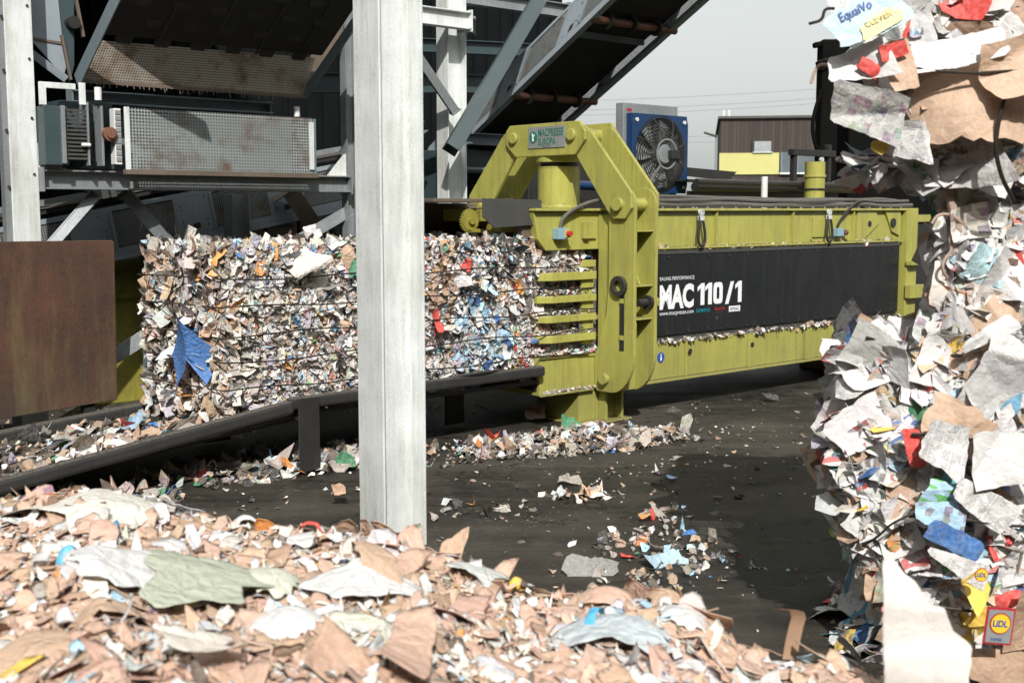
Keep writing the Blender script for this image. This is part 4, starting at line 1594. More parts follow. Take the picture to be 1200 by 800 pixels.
b = MB()
b.cyl(M(HC[0], 1.08, HC[1]), M(HC[0], 1.25, HC[1]), .10, 28)
b.build('motor', 'galv_dull', fc, .01)
MB().mbox(5.74, 5.86, 1.02, 1.10, 2.37, 2.46).build('terminal_box', 'black_steel', fc, .005)
b = MB()
cc = lambda w: Vector(M(HC[0], w, HC[1]))
for k in range(11):
    q = k / 10
    r_ = .17 + .225 * q
    w_ = 1.065 + .085 * q ** 2.2
    b.ring(cc(w_), wout, r_ + .0035, r_ - .0035, .007, 44)
for k in range(8):
    an = 2 * math.pi * k / 8 + .35
    d_ = ex * math.cos(an) + ez * math.sin(an)
    b.tube([cc(1.065) + d_ * .14, cc(1.06) + d_ * .18, cc(1.085) + d_ * .30, cc(1.148) + d_ * .40], .006, 6, 1)
gd_ = b.build('wire_guard', 'black_steel', fc)
MB().ring(cc(1.06), wout, .158, .142, .014, 36).build('centre_ring', 'galv_dull', gd_)
b = MB()
for a, c_ in ((-.37, .34), (.37, .34), (-.37, -.34), (.37, -.34)):
    b.cyl(M(HC[0] + a, 1.15, HC[1] + c_), M(HC[0] + a, 1.135, HC[1] + c_), .02, 12)
b.each('bolt', 'galv', fc)
MB().tube([M(5.60, 1.05, 2.30), M(5.45, 1.04, 2.17), M(5.42, 1.05, 2.06), M(5.42, .9, 1.93), M(5.2, .4, 1.9)], .016).build('cable', 'hose', fc, smooth=True)
b = MB()
b.mbox(5.25, 5.35, 1.1, 1.5, 1.857, 2.0)
b.mbox(5.95, 6.05, 1.1, 1.5, 1.857, 2.0)
b.each('stand', 'black_steel', fc)
lb_ = MB()
lb_.mbox(5.27, 5.34, 1.226, 1.2305, 2.85, 2.875)
lb_.build('label', 'ink_red', fc)

b = MB()
b.mbox(7.70, 7.76, .9, .96, 1.857, 2.52)
b.mbox(8.38, 8.44, .9, .96, 1.857, 2.60)
b.mbox(7.66, 8.5, .88, .96, 2.46, 2.53)
b.mbox(7.60, 7.80, .85, .98, 1.857, 1.90)
b.build('rear_frame', 'black_steel', pr, .004)
b = MB()
b.cyl(M(8.2, .86, 2.42), M(8.2, .89, 2.42), .03, 12)  # pale disc put in for a small glint on the rear frame
b.build('fitting_or_glint', 'galv', pr)

# ================================================================== BALES
def grid_core(o_, name, lo, hi, seg=.09, amp=.03, seed=1):
    """uneven box between two machine-frame corners"""
    b = MB()
    dims = [max(2, int((hi[i] - lo[i]) / seg)) for i in range(3)]

    def face(fix, val, sgn):
        i, j = [k for k in range(3) if k != fix]
        ni, nj = dims[i], dims[j]
        pts = []
        for a in range(ni + 1):
            for c in range(nj + 1):
                p = [0, 0, 0]
                p[i] = lo[i] + (hi[i] - lo[i]) * a / ni
                p[j] = lo[j] + (hi[j] - lo[j]) * c / nj
                p[fix] = val
                pts.append(p)
        pts = np.array(pts)
        pts = pts + np.stack([fbm(pts, seed + k, 14, 2) for k in range(3)], 1) * amp
        idx = lambda a, c: a * (nj + 1) + c
        b.add([M(*p) for p in pts], [(idx(a, c), idx(a + 1, c), idx(a + 1, c + 1), idx(a, c + 1)) for a in range(ni) for c in range(nj)])
    for fix in range(3):
        face(fix, lo[fix], -1)
        face(fix, hi[fix], 1)
    return b.build(name, 'core', o_)


Mv = np.array([[UX, -UY, 0], [UY, UX, 0], [0, 0, 1]])
M0 = np.array([OX, OY, 0])


def mach(p):
    return np.asarray(p) @ Mv.T + M0


P_MIX = {'white': 36, 'cream': 30, 'film': 13, 'greyb': 6, 'kraft': 8, 'tan': 5, 'card': 4, 'dark': 3, 'blue': 2.0, 'sky': 4.5, 'teal': 1.2, 'green': 1.6, 'orange': 2, 'red': 2, 'lilac': 3, 'black': 3, 'yellow': .6}
P_OLD = {'white': 12, 'cream': 34, 'film': 12, 'greyb': 26, 'kraft': 9, 'tan': 12, 'card': 4, 'dark': 7, 'blue': 1.2, 'sky': 1.5, 'orange': 1.2, 'lilac': 4, 'black': 5}


def bale_face(n, fn, nrm, smin, smax, pal, jit, off, styl=.0, aspect=(.5, 1.6), curl=.9, fold=.5, rough=.07, seed=0, angle=None):
    ang = None if angle is None else angle + rng.normal(0, .35, n)
    p = fn(n)
    nn = unit(np.array([nrm]) + rng.normal(0, jit, (n, 3)))
    size = smin * (smax / smin) ** rng.random(n) ** 1.5
    asp = np.exp(rng.uniform(np.log(aspect[0]), np.log(aspect[1]), n))
    st = np.where(rng.random(n) < styl, rng.choice([.5, .3, .7, .95], n), 0.)
    c = mach(p) + mach([nrm])[0] * 0
    wn = np.array(nrm) @ Mv.T
    c = c + wn * (rng.uniform(off[0], off[1], n))[:, None]
    return scraps(c, nn @ Mv.T, size, asp, pick(pal, n, .13), st, curl, fold, rough, .16, 3, 11, 0, rect=.3, angle=ang)


mb = thing('pressed_bale', 'long mixed paper bale leaving the press mouth onto the chute', 'paper bale', M(0, .55, .45), TH, 'pressed paper bales')
grid_core(mb, 'core', (.05, .05, .49), (2.84, 1.05, 1.57), amp=.03)
grid_core(mb, 'core_in_press', (2.85, .05, .63), (4.22, 1.05, 1.49), amp=.01, seed=5)
U_ = rng.uniform


def rough_front(n, t0, t1, z0, z1):
    t, z = U_(t0, t1, n), U_(z0, z1, n)
    return np.stack([t, .012 + .03 * fbm(np.stack([t, z], 1), 3, 5, 2), z], 1)


L = []
# front: older greyish waste near the end, paler towards the mouth
L.append(bale_face(2600, lambda n: rough_front(n, 0, .9, .49, 1.59), (0, -1, 0), .02, .075, P_OLD, .32, (-.025, .015), 0, (1.0, 3.2), angle=1.57))
L.append(bale_face(1500, lambda n: rough_front(n, .1, 2.86, .5, 1.585), (0, -1, 0), .035, .10, P_MIX, .26, (-.02, .01), .4, (.9, 2.6), angle=1.57))
L.append(bale_face(9000, lambda n: rough_front(n, .3, 2.87, .5, 1.59), (0, -1, 0), .014, .048, P_MIX, .38, (-.02, .022), .35, (1.0, 4.0), angle=1.57))
L.append(bale_face(2300, lambda n: np.stack([U_(-.02, .04, n), U_(0, 1.1, n), U_(.44, 1.6, n)], 1), (-1, 0, 0), .03, .11, P_OLD, .36, (-.03, .03), .1, (1.0, 3.0), angle=1.57))
L.append(bale_face(360, lambda n: np.stack([U_(-.06, .25, n), U_(-.03, 1.1, n), U_(.42, .55, n)], 1), (-.6, -.6, .2), .04, .14, P_OLD, .6, (-.02, .04), .1))
L.append(bale_face(1500, lambda n: np.stack([U_(0, 2.85, n), U_(0, 1.1, n), 1.575 + .012 * rng.normal(0, 1, n)], 1), (0, 0, 1), .04, .13, {'cream': 30, 'greyb': 25, 'tan': 15, 'film': 14, 'white': 10, 'dark': 6, 'sky': 2, 'green': 1}, .25, (-.03, .02), .15))
L.append(bale_face(240, lambda n: np.stack([U_(0, 2.85, n), U_(0, .25, n), 1.585 + .02 * rng.random(n)], 1), (0, -.5, .8), .03, .10, P_MIX, .6, (-.01, .03), .2))
# inside the press, behind the finger bars and the slits over and under the side panel
L.append(bale_face(1300, lambda n: np.stack([U_(2.86, 3.56, n), .03 + .01 * rng.random(n), U_(.62, 1.49, n)], 1), (0, -1, 0), .03, .10, P_MIX, .5, (-.02, .02), .3))
L.append(bale_face(200, lambda n: np.stack([U_(2.88, 3.6, n), U_(-.03, .05, n), .625 + .01 * rng.random(n)], 1), (0, -.2, 1), .02, .07, P_MIX, .5, (-.0, .03), .2))
for z_ in (1.33, 1.135, .97, .805):
    L.append(bale_face(110, lambda n: np.stack([U_(2.92, 3.49, n), U_(-.09, .03, n), z_ + .004 + .012 * rng.random(n)], 1), (0, -.1, 1), .015, .05, {'white': 4, 'cream': 4, 'greyb': 5, 'tan': 2, 'film': 3}, .3, (0, .01)))
for t_, z_, st_, sz_, pal_ in ((2.25, .86, (.12, .22), 150, {'sky': 7, 'white': 3, 'film': 3, 'blue': 1}), (2.36, .70, (.15, .10), 70, {'sky': 6, 'white': 3, 'blue': 2}),
                          (2.5, 1.45, (.15, .05), 40, {'black': 4, 'greyb': 1}), (1.25, .85, (.2, .1), 60, {'lilac': 2, 'white': 3, 'film': 3}), (1.9, 1.35, (.1, .15), 60, {'card': 3, 'tan': 2, 'kraft': 2})):
    L.append(bale_face(sz_, lambda n: np.stack([rng.normal(t_, st_[0], n), .0 + 0 * rng.random(n), np.clip(rng.normal(z_, st_[1], n), .5, 1.56)], 1), (0, -1, 0), .03, .10, pal_, .4, (-.0, .03), .1, (.8, 3.), angle=1.57))
build_scraps('waste', join(L), 'flakes', mb, True)
L = []
L.append(bale_face(420, lambda n: np.stack([U_(4.26, 8.4, n), U_(-.05, -.03, n), U_(1.472, 1.504, n)], 1), (0, -1, .4), .02, .06, P_MIX, .5, (-.01, .02), .2))
L.append(bale_face(330, lambda n: np.stack([U_(4.2, 8.4, n), U_(-.085, -.05, n), .637 + .012 * rng.random(n)], 1), (0, -.3, 1), .015, .06, {'white': 4, 'cream': 6, 'greyb': 9, 'tan': 4, 'film': 3, 'dark': 4}, .4, (0, .015)))
L.append(bale_face(200, lambda n: np.stack([U_(2.9, 3.8, n), U_(-.07, -.045, n), .31 + .006 * rng.random(n)], 1), (0, -.2, 1), .015, .04, {'white': 4, 'cream': 6, 'greyb': 9, 'tan': 4}, .3, (0, .01)))
lo = build_scraps('paper_litter', join(L), 'flakes')
tag(lo, 'fine paper chips caught along the ledges of the lime press', 'paper chips', kind='stuff')
# striking pieces of the bale
for nm, p, nr, w, h, c_, r_ in (
        ('blue_film', M(-.15, .20, .90), (-1, -.35, .1), .44, .50, 'blue', .78),
        ('blue_film', M(1.52, -.05, .86), (0, -1, 0), .14, .18, 'blue', .3),
        ('green_film', M(1.06, -.05, 1.45), (0, -1, .1), .09, .26, 'green', -.3),
        ('white_film', M(.60, -.06, 1.48), (0, -1, .2), .24, .25, 'cream', .5),
        ('white_film', M(.78, -.06, 1.38), (0, -1, 0), .18, .24, 'cream', .2),
        ('white_film', M(.9, .3, 1.66), (0, -1, .5), .14, .14, 'white', .2),
        ('tan_card', M(1.0, -.05, 1.5), (0, -1, .1), .16, .17, 'kraft', .2),
        ('red_scrap', M(1.78, -.05, 1.02), (0, -1, 0), .08, .16, 'red', .1),
        ('red_scrap', M(2.12, -.05, 1.40), (0, -1, 0), .08, .10, 'red', .6),
        ('orange_scrap', M(1.33, -.05, .78), (0, -1, 0), .12, .12, 'orange', .4),
        ('white_film', M(2.06, -.05, 1.30), (0, -1, 0), .22, .12, 'white', .1)):
    nn = np.array(nr, float) @ Mv.T
    tri = [(0, .55), (.5, -.08), (.34, -.5), (.08, -.05), (-.1, -.55), (-.5, -.1)] if nm == 'blue_film' and w > .2 else None
    build_scraps(nm, sheet_at(p, nn, w, h, c_, 0, 0. if tri else r_, .9, .6, .06, .05 if tri else .2, 0, 8, 32, .2, tri), 'flakes', mb, True)
for z_ in (.63, .82, 1.0, 1.19, 1.38):
    pts = [M(t, -.082 + .010 * math.sin(t * 9 + z_ * 7), z_ + .012 * math.sin(t * 5 + z_ * 11)) for t in np.linspace(-.02, 3.5, 22)]
    pts = [M(-.12, 1.0, z_), M(-.11, .5, z_ + .01)] + pts
    MB().tube(pts, .0055, 5, 0).build('wire', 'wire', mb)
MB().tube([M(1.05, -.08, 1.22), M(1.3, -.09, 1.05), M(1.62, -.08, .86)], .006, 5, 0).build('loose_wire', 'wire', mb)

# ---- stacked bales at the right
E1 = np.array([.99, -.12, 0.])
E2 = np.array([-.06, .998, 0.])
E2[:2] /= np.linalg.norm(E2[:2])
P_WHITE = {'white': 66, 'cream': 12, 'news': 11, 'kraft': 8, 'card': 4, 'red': 3.2, 'sky': 3.4, 'blue': 1.8, 'yellow': 1.2, 'orange': 1.2, 'lilac': 1.0, 'green': .7, 'black': 1.0, 'teal': .6}


def paper_bale(label, P0, wd, dp, z0, z1, n, seed, cut=0., tag_w=0., back=(-.06, .998), cap=0., cutf=1.):
    E2 = np.array([back[0], back[1], 0.]) / math.hypot(*back)
    P0 = np.array([P0[0], P0[1], 0.])
    o_ = thing('stacked_bale', label, 'paper bale', (P0[0] + wd / 2, P0[1] + dp / 2, z0), 0, 'stacked bales of white office paper')
    def inset_at(z):
        f = (z - z0) / (z1 - z0)
        return cut * np.clip(1 - f / cutf, 0, 1) + cap * np.clip((f - .75) / .25, 0, 1) ** 1.5

    # core
    b = MB()
    zs_ = np.linspace(z0 + .02, z1 - .03, 7)
    for za, zb in zip(zs_, zs_[1:]):
        q = []
        for z in (za, zb - .0005):
            for s, d in ((.06 + float(inset_at(z)), .06), (wd, .06), (wd, dp), (.06 + float(inset_at(z)), dp)):
                q.append(tuple(P0 + E1 * s + E2 * d + np.array([0, 0, z])))
        b.hexa(q)
    b.build('core', 'core', o_)
    L = []

    def spread(n, face, smin, smax, jit, off, styl, asp=(.5, 1.7), curl=.5, fold=.35, rough=.035, sect=18, rings=4, pal=P_WHITE, dens=None, rect=.75):
        z = U_(z0, z1, n)
        if face == 'front':
            s = U_(0, wd, n)
            inset = inset_at(z)
            s = np.where(s < inset, inset + (wd - inset) * rng.random(n) * .4, s)
            base = P0 + E1 * s[:, None]
            nr = -E2
        elif face == 'side':
            s = U_(0, dp, n)
            inset = inset_at(z)
            base = P0 + E2 * s[:, None] + E1 * inset[:, None]
            nr = -E1 * .8 - E2 * .6 - np.array([0, 0, .8 * cut])
        elif face == 'under':
            s = U_(0, wd, n)
            d = U_(0, dp, n)
            base = P0 + E1 * s[:, None] + E2 * d[:, None]
            z = z0 + .02 + 0 * z
            nr = np.array([0, -.4, -1.])
        else:
            s = U_(0, wd, n)
            d = U_(0, dp, n)
            base = P0 + E1 * s[:, None] + E2 * d[:, None]
            z = z1 + 0 * z
            nr = np.array([0, 0, 1.])
        base = base + np.array([[0, 0, 1]]) * z[:, None]
        nr = unit(nr[None])[0]
        lay = .035 * fbm(np.stack([s * 1., z], 1), seed, 4, 3)
        base = base + nr * (lay + U_(off[0], off[1], n))[:, None]
        nn = unit(nr[None] + rng.normal(0, jit, (n, 3)))
        size = smin * (smax / smin) ** rng.random(n)
        aspx = np.exp(rng.uniform(np.log(asp[0]), np.log(asp[1]), n))
        st = np.where(rng.random(n) < styl, rng.choice([.3, .45, .5, .7, .7, .95], n), 0.)
        colr = pick(pal, n, .07)
        L.append(scraps(base, nn, size, aspx, colr, st, curl, fold, rough, .07, rings, sect, .0015, rect=rect))
    k = n
    for f in ('front', 'side'):
        m_ = 1 if f == 'front' else .8
        spread(int(2400 * k * m_), f, .025, .075, .45, (-.03, .02), .55, curl=.9, fold=.6, sect=12, rings=3)
        spread(int(760 * k * m_), f, .06, .14, .28, (-.02, .02), .5)
        spread(int(150 * k * m_), f, .12, .24, .12, (.0, .03), .35, rings=6, sect=26, curl=.25, fold=.2, rough=.012)
        spread(int(200 * k * m_), f, .02, .045, .3, (-.01, .03), .5, asp=(3, 7), curl=1.0)
    spread(int(300 * k), 'top', .06, .18, .3, (-.04, .01), .6)
    if cut or tag_w:
        spread(int(420 * k), 'under', .05, .16, .4, (-.02, .04), .6)
    build_scraps('paper', join(L), 'paper', o_)
    return o_


low = paper_bale('lowest white paper bale of the stack with loose sheets spilling off its side', (1.335, 4.70), 1.9, 1.0, .0, 1.27, 1.6, 21, cut=.27, cutf=.65, cap=.16, back=(.22, .975))
mid = paper_bale('narrow middle paper bale of the stack with strings hanging at its edge', (1.70, 4.66), 1.3, .9, 1.27, 2.02, .9, 22, back=(.40, .93))
top = paper_bale('topmost overhanging paper bale of the stack with big kraft paper flap', (1.30, 4.62), 1.7, 1.0, 2.0, 2.74, 1.1, 23, cut=.30, tag_w=1, back=(.34, .94))


DY = -.33


def psheet(o_, name, px, py, Y, w, h, c_, sty=0., rot=0., nrm=None, mat='paper', curl=.35, fold=.30, rough=.022, jag=.055, thick=.002, rect=1.):
    nr = -E2 if nrm is None else np.array(nrm, float)
    k_ = (Y + DY) / Y
    Y, w, h = Y + DY, w * k_, h * k_
    return build_scraps(name, sheet_at(WPT(px, py, Y), nr, w, h, c_, sty, rot, curl, fold, rough, jag, thick, 12, 48, rect), mat, o_)


# sheets that stand out on the stack (px, py give where they are seen)
psheet(top, 'kraft_paper_flap', 1150, 108, 4.72, .46, .34, 'kraft', 0, .10, (-.1, -1, .35), curl=.6, fold=.35, jag=.14, rect=.2)
psheet(top, 'kraft_paper_flap', 1190, 85, 4.75, .30, .24, 'kraft', 0, .35, (.1, -1, .2))
psheet(top, 'kraft_scrap', 1052, 78, 4.76, .12, .18, 'kraft', 0, .2)
psheet(top, 'white_sheet', 1120, 62, 4.74, .42, .13, 'white', 0, .28, (-.2, -1, .3))
psheet(top, 'white_sheet', 1010, 75, 4.78, .24, .15, 'white', 0, .35, (-.3, -1, .2))
psheet(top, 'newspaper_sheet', 1018, 128, 4.74, .30, .20, 'news', .52, -.4, (-.15, -1, -.1))
psheet(top, 'red_scrap', 1048, 60, 4.73, .12, .06, 'red', 0, .4)
psheet(top, 'red_scrap', 1022, 80, 4.73, .10, .05, 'red', 0, -.5)
psheet(top, 'printed_sheet', 1068, 165, 4.78, .16, .15, 'white', .3, -.15, (-.1, -1, -.2))
psheet(top, 'yellow_scrap', 1029, 172, 4.80, .07, .05, 'yellow', 0, -.4)
pb_ = psheet(top, 'pale_blue_packaging', 1020, 18, 4.70, .30, .16, (.45, .62, .69), 0, .45, (-.1, -1, .1), curl=.03, fold=.03, rough=.005)
psheet(top, 'yellow_print', 1036, 27, 4.685, .16, .05, (.66, .60, .34), 0, .45, (-.1, -1, .1), curl=.02, fold=.02, rough=.004)
psheet(mid, 'red_print', 1190, 200, 4.95, .11, .16, 'red', .0, .3)
psheet(mid, 'white_sheet', 1160, 262, 4.95, .14, .26, 'white', 0, .06)
psheet(mid, 'leaflet', 1128, 262, 4.97, .17, .15, 'cream', .7, .2)
psheet(mid, 'leaflet', 1130, 225, 4.98, .18, .16, 'cream', .7, .1)
psheet(mid, 'pale_blue_leaflet', 1162, 310, 4.92, .24, .17, (.42, .62, .66), .3, -.35)
psheet(mid, 'white_sheet', 1182, 320, 4.90, .18, .20, 'white', 0, -.3)
psheet(low, 'kraft_card', 1170, 378, 4.86, .26, .17, 'kraft', 0, .55)
psheet(low, 'white_sheet', 1160, 390, 4.85, .26, .07, 'white', 0, .45)
psheet(low, 'white_sheet', 1182, 440, 4.80, .22, .34, 'white', 0, -.15)
psheet(low, 'kraft_card', 1130, 505, 4.82, .30, .20, 'kraft', 0, -.35, jag=.12, curl=.4)
psheet(low, 'white_sheet', 1105, 520, 4.81, .24, .22, 'white', .3, -.3)
psheet(low, 'white_sheet', 1172, 540, 4.80, .26, .24, 'white', 0, .2)
psheet(low, 'white_sheet', 1150, 590, 4.80, .30, .12, 'white', .3, -.5)
psheet(low, 'red_strip', 1074, 527, 4.84, .07, .17, 'red', 0, .1)
psheet(low, 'white_sheet', 1068, 394, 5.25, .20, .18, 'white', 0, .1, (-.5, -1, .5))
psheet(low, 'printed_sheet', 1024, 402, 5.5, .17, .13, 'cream', .7, -.2, (-.5, -1, .3))
psheet(low, 'kraft_card', 1075, 372, 5.6, .20, .07, 'card', 0, .3, (-.3, -1, .6))
psheet(low, 'white_sheet', 994, 438, 5.35, .12, .11, 'white', 0, -.6, (-.6, -1, .4))
psheet(low, 'printed_sheet', 1000, 455, 5.5, .16, .13, 'kraft', .7, .2, (-.5, -1, .3))
psheet(low, 'white_sheet', 990, 487, 5.25, .13, .12, 'white', .3, .4, (-.4, -1, .5))
psheet(low, 'kraft_card', 1042, 495, 5.0, .10, .14, 'kraft', 0, -.4, (-.6, -1, .2))
psheet(low, 'newspaper_sheet', 1010, 590, 5.35, .13, .20, 'news', .52, .4, (-.7, -1, .1))
psheet(low, 'white_sheet', 1030, 590, 5.15, .11, .14, 'white', 0, -.3, (-.7, -1, .1))
psheet(low, 'blue_packaging', 1122, 636, 4.78, .24, .10, 'blue', .3, -.42, curl=.15)
bp = psheet(low, 'white_packaging', 1122, 660, 4.765, .34, .08, 'white', .3, -.42, curl=.04, fold=.04)
psheet(low, 'yellow_print', 1145, 690, 4.77, .12, .14, 'yellow', 0, .5)
psheet(low, 'yellow_print', 1152, 722, 4.77, .08, .11, 'yellow', 0, .1)
psheet(low, 'kraft_card', 1198, 725, 4.76, .14, .30, 'card', 0, -.1)
psheet(low, 'red_scrap', 1185, 703, 4.75, .12, .07, 'red', 0, .4)
psheet(low, 'kraft_card', 1175, 785, 4.72, .30, .16, 'card', 0, -.2)
psheet(low, 'sky_print', 1105, 605, 4.80, .22, .12, 'sky', .7, -.2)
psheet(low, 'sky_print', 1108, 580, 4.82, .18, .1, 'sky', .95, -.3)

# printed emblems on packaging in the lowest bale, and the wording on the pale blue pack
exw = Vector((E2[1], -E2[0], 0))
eyw = Vector((0, 0, 1))


def emblem(px, py, Y, s, o_, plate=True):
    c_ = Vector(WPT(px, py, Y + DY))
    nv = Vector(-E2)
    rt = (exw * math.cos(-.1) + eyw * math.sin(-.1)).normalized()
    upv = nv.cross(rt).normalized()
    q = lambda a, c, d: c_ + rt * a + upv * c + nv * d
    if plate:
        b = MB()
        b.hexa([q(-s * .95, -s * 1.5, -.003), q(s * .95, -s * 1.5, -.003), q(s * .95, -s * 1.5, 0), q(-s * .95, -s * 1.5, 0),
                q(-s * .95, s * 1.0, -.003), q(s * .95, s * 1.0, -.003), q(s * .95, s * 1.0, 0), q(-s * .95, s * 1.0, 0)])
        sq_ = b.build('printed_pack', 'sign', o_)
    else:
        sq_ = o_
    MB().cyl(q(0, 0, .001), q(0, 0, .002), s * .82, 32).build('emblem_rim', 'ink_red', sq_)
    MB().cyl(q(0, 0, .0025), q(0, 0, .004), s * .72, 32).build('emblem_disc', 'yellow_print', sq_)
    lettering('LiDL', s * .5, q(-s * .62, -s * .22, .0045), rt, upv, 'ink_blue', sq_, .85, .03, proud=.001)
    if plate:
        lettering('PAPIER', s * .24, q(-s * .6, -s * 1.35, .001), rt, upv, 'ink_blue', sq_, .9, proud=.001)
        b = MB()
        b.hexa([q(-s * 1.1, -s * 1.65, -.006), q(s * 1.1, -s * 1.65, -.006), q(s * 1.1, -s * 1.65, -.0035), q(-s * 1.1, -s * 1.65, -.0035),
                q(-s * 1.1, s * 1.2, -.006), q(s * 1.1, s * 1.2, -.006), q(s * 1.1, s * 1.2, -.0035), q(-s * 1.1, s * 1.2, -.0035)])
        b.build('pack_back', 'ink_red', sq_)


emblem(1172, 730, 4.62, .050, low)
emblem(1150, 673, 4.64, .032, low, False)
Yp = 4.70 + DY
pk0 = Vector(WPT(1020, 18, Yp))
nk = Vector((-.1, -1, .1)).normalized()
T_ = Vector((0, 0, 1)).cross(nk).normalized()
B_ = nk.cross(T_)
rt_ = T_ * math.cos(.45) + B_ * math.sin(.45)
up_ = nk.cross(rt_)
lettering('EquaiVo', .034, pk0 - rt_ * .105 + up_ * .022 + nk * .005, rt_, up_, 'ink_blue', pb_, .8, .01)
lettering('CLEVER', .024, pk0 - rt_ * .03 - up_ * .030 + nk * .019, rt_, up_, 'yellow_print', pb_, .9, .01)
for o_, zs, x0, Y0 in ((mid, ((1.70, 1.43),), 1.76, 4.70), (low, (.98, .66, .30), 1.50, 4.56), (top, (2.35,), 1.42, 4.46)):
    for z_ in (zs if not isinstance(zs[0], tuple) else zs[0]):
        pts = [tuple(np.array([x0, Y0, z_ + .015 * math.sin(s * 9 + z_)]) + E1 * s - E2 * .045) for s in np.linspace(.03, 1.5, 14)]
        MB().tube(pts, .0065, 6, 0).build('wire', 'wire', o_)
for pts, r_ in (([(1100, 190, 5.0), (1112, 225, 4.95), (1120, 262, 4.95), (1128, 270, 4.95)], .018),
                ([(1128, 262, 4.94), (1112, 250, 4.9), (1098, 252, 4.9), (1092, 262, 4.9)], .006),
                ([(1118, 268, 4.92), (1112, 280, 4.92), (1116, 294, 4.92), (1106, 304, 4.92), (1104, 316, 4.92), (1110, 326, 4.94)], .006)):
    MB().tube([WPT(p[0], p[1], p[2] + DY) for p in pts], r_, 7, 3).build('string', 'string', mid, smooth=True)
for pts, r_, mt in (([(1022, 66, 4.8), (985, 80, 4.8), (962, 74, 4.85), (955, 82, 4.85), (950, 98, 4.85)], .006, 'string'),
                    ([(978, 10, 4.9), (966, 10, 4.9), (964, 24, 4.9), (948, 28, 4.9)], .006, 'wire'),
                    ([(1178, 110, 4.66), (1165, 165, 4.68), (1172, 205, 4.7), (1188, 235, 4.75)], .008, 'wire')):
    MB().tube([WPT(p[0], p[1], p[2] + DY) for p in pts], r_, 7, 3).build('string', mt, top, smooth=True)
for pts in ([(1015, 395, 5.0), (1045, 402, 5.0), (1058, 412, 4.98), (1075, 408, 4.95)], [(1068, 398, 4.95), (1062, 410, 4.95), (1072, 420, 4.95)],
            [(1010, 640, 4.9), (1030, 628, 4.85), (1045, 612, 4.83), (1075, 600, 4.82)]):
    MB().tube([WPT(p[0], p[1], p[2] + DY) for p in pts], .005, 6, 3).build('string', 'wire', low, smooth=True)
# sheets standing off the side of the lowest bale
L = []
n = 420
s = U_(.05, 1.0, n)
z = U_(.5, 1.28, n)
base = np.array([1.40, 4.68, 0]) + E1 * U_(0, .3, n)[:, None] + np.array([.22, .975, 0]) * s[:, None] * .5 - E1 * U_(.0, .14, n)[:, None] * (.4 + .6 * np.sin((z - .3) * 2.4))[:, None] + np.array([[0, 0, 1]]) * z[:, None]
L.append(scraps(base, unit(np.array([[-.5, -.5, .6]]) + rng.normal(0, .5, (n, 3))), U_(.06, .15, n), U_(.6, 2.0, n), pick(P_WHITE, n, .07), np.where(rng.random(n) < .6, rng.choice([.3, .5, .7, .95], n), 0), .5, .35, .03, .08, 4, 18, .0015, rect=.8))
build_scraps('loose_sheets', join(L), 'paper', low)

# ================================================================== CARDBOARD HEAP
PXK = np.array([-700, -300, 0, 100, 210, 300, 420, 470, 540, 600, 700, 780, 830, 870, 930, 1000, 1050, 1120, 1300, 1700], float)
SIL = np.array([590, 580, 578, 566, 596, 614, 620, 632, 650, 684, 694, 696, 712, 748, 768, 766, 786, 802, 840, 860], float)
YRK = np.array([3.9, 3.9, 3.8, 3.7, 3.6, 3.5, 3.4, 3.35, 3.3, 3.2, 3.15, 3.1, 3.05, 3.0, 2.95, 2.9, 2.85, 2.8, 2.7, 2.6], float)
SIL = SIL + 8
ZRK = np.array([WPT(600, y, Y)[2] for y, Y in zip(SIL, YRK)])


def heap_z(X, Y):
    px = X / np.maximum(Y, .3) * F + 600
    yr = np.interp(px, PXK, YRK)
    zr = np.interp(px, PXK, ZRK)
    h = zr + .015 * (yr - Y) - np.where(Y > yr, (Y - yr) * 1.7, 0)
    h = h + .035 * fbm(np.stack([X, Y], 1), 31, 4.5, 3) * np.clip((yr + .1 - Y) / .5, .15, 1)
    return np.maximum(h, -.02)


gx = np.linspace(-2.6, 2.4, 120)
gy = np.linspace(.9, 4.8, 100)
XX, YY = np.meshgrid(gx, gy, indexing='ij')
ZZ = heap_z(XX.ravel(), YY.ravel()) - .02
hb_ = MB()
hb_.add(np.stack([XX.ravel(), YY.ravel(), ZZ], 1), [(i * 100 + j, (i + 1) * 100 + j, (i + 1) * 100 + j + 1, i * 100 + j + 1) for i in range(119) for j in range(99)])
MAT['heap_core'] = surf('crushed_cardboard', (.30, .19, .125), (.20, .125, .08), (.42, .33, .26), .9, 0, .6, scale=12, streak=False, bumpd=.02)
heap = hb_.build('cardboard_heap', 'heap_core')
tag(heap, 'foreground heap of torn brown cardboard and white paper scraps', 'cardboard heap', kind='stuff')
P_CARD = {'pink': 50, 'kraft': 24, 'card': 9, 'cream': 9, 'white': 13, 'tan': 3, 'film': 3, 'sky': .7, 'dark': 1.5, 'blue': .4, 'yellow': .5, 'orange': .8}
L = []


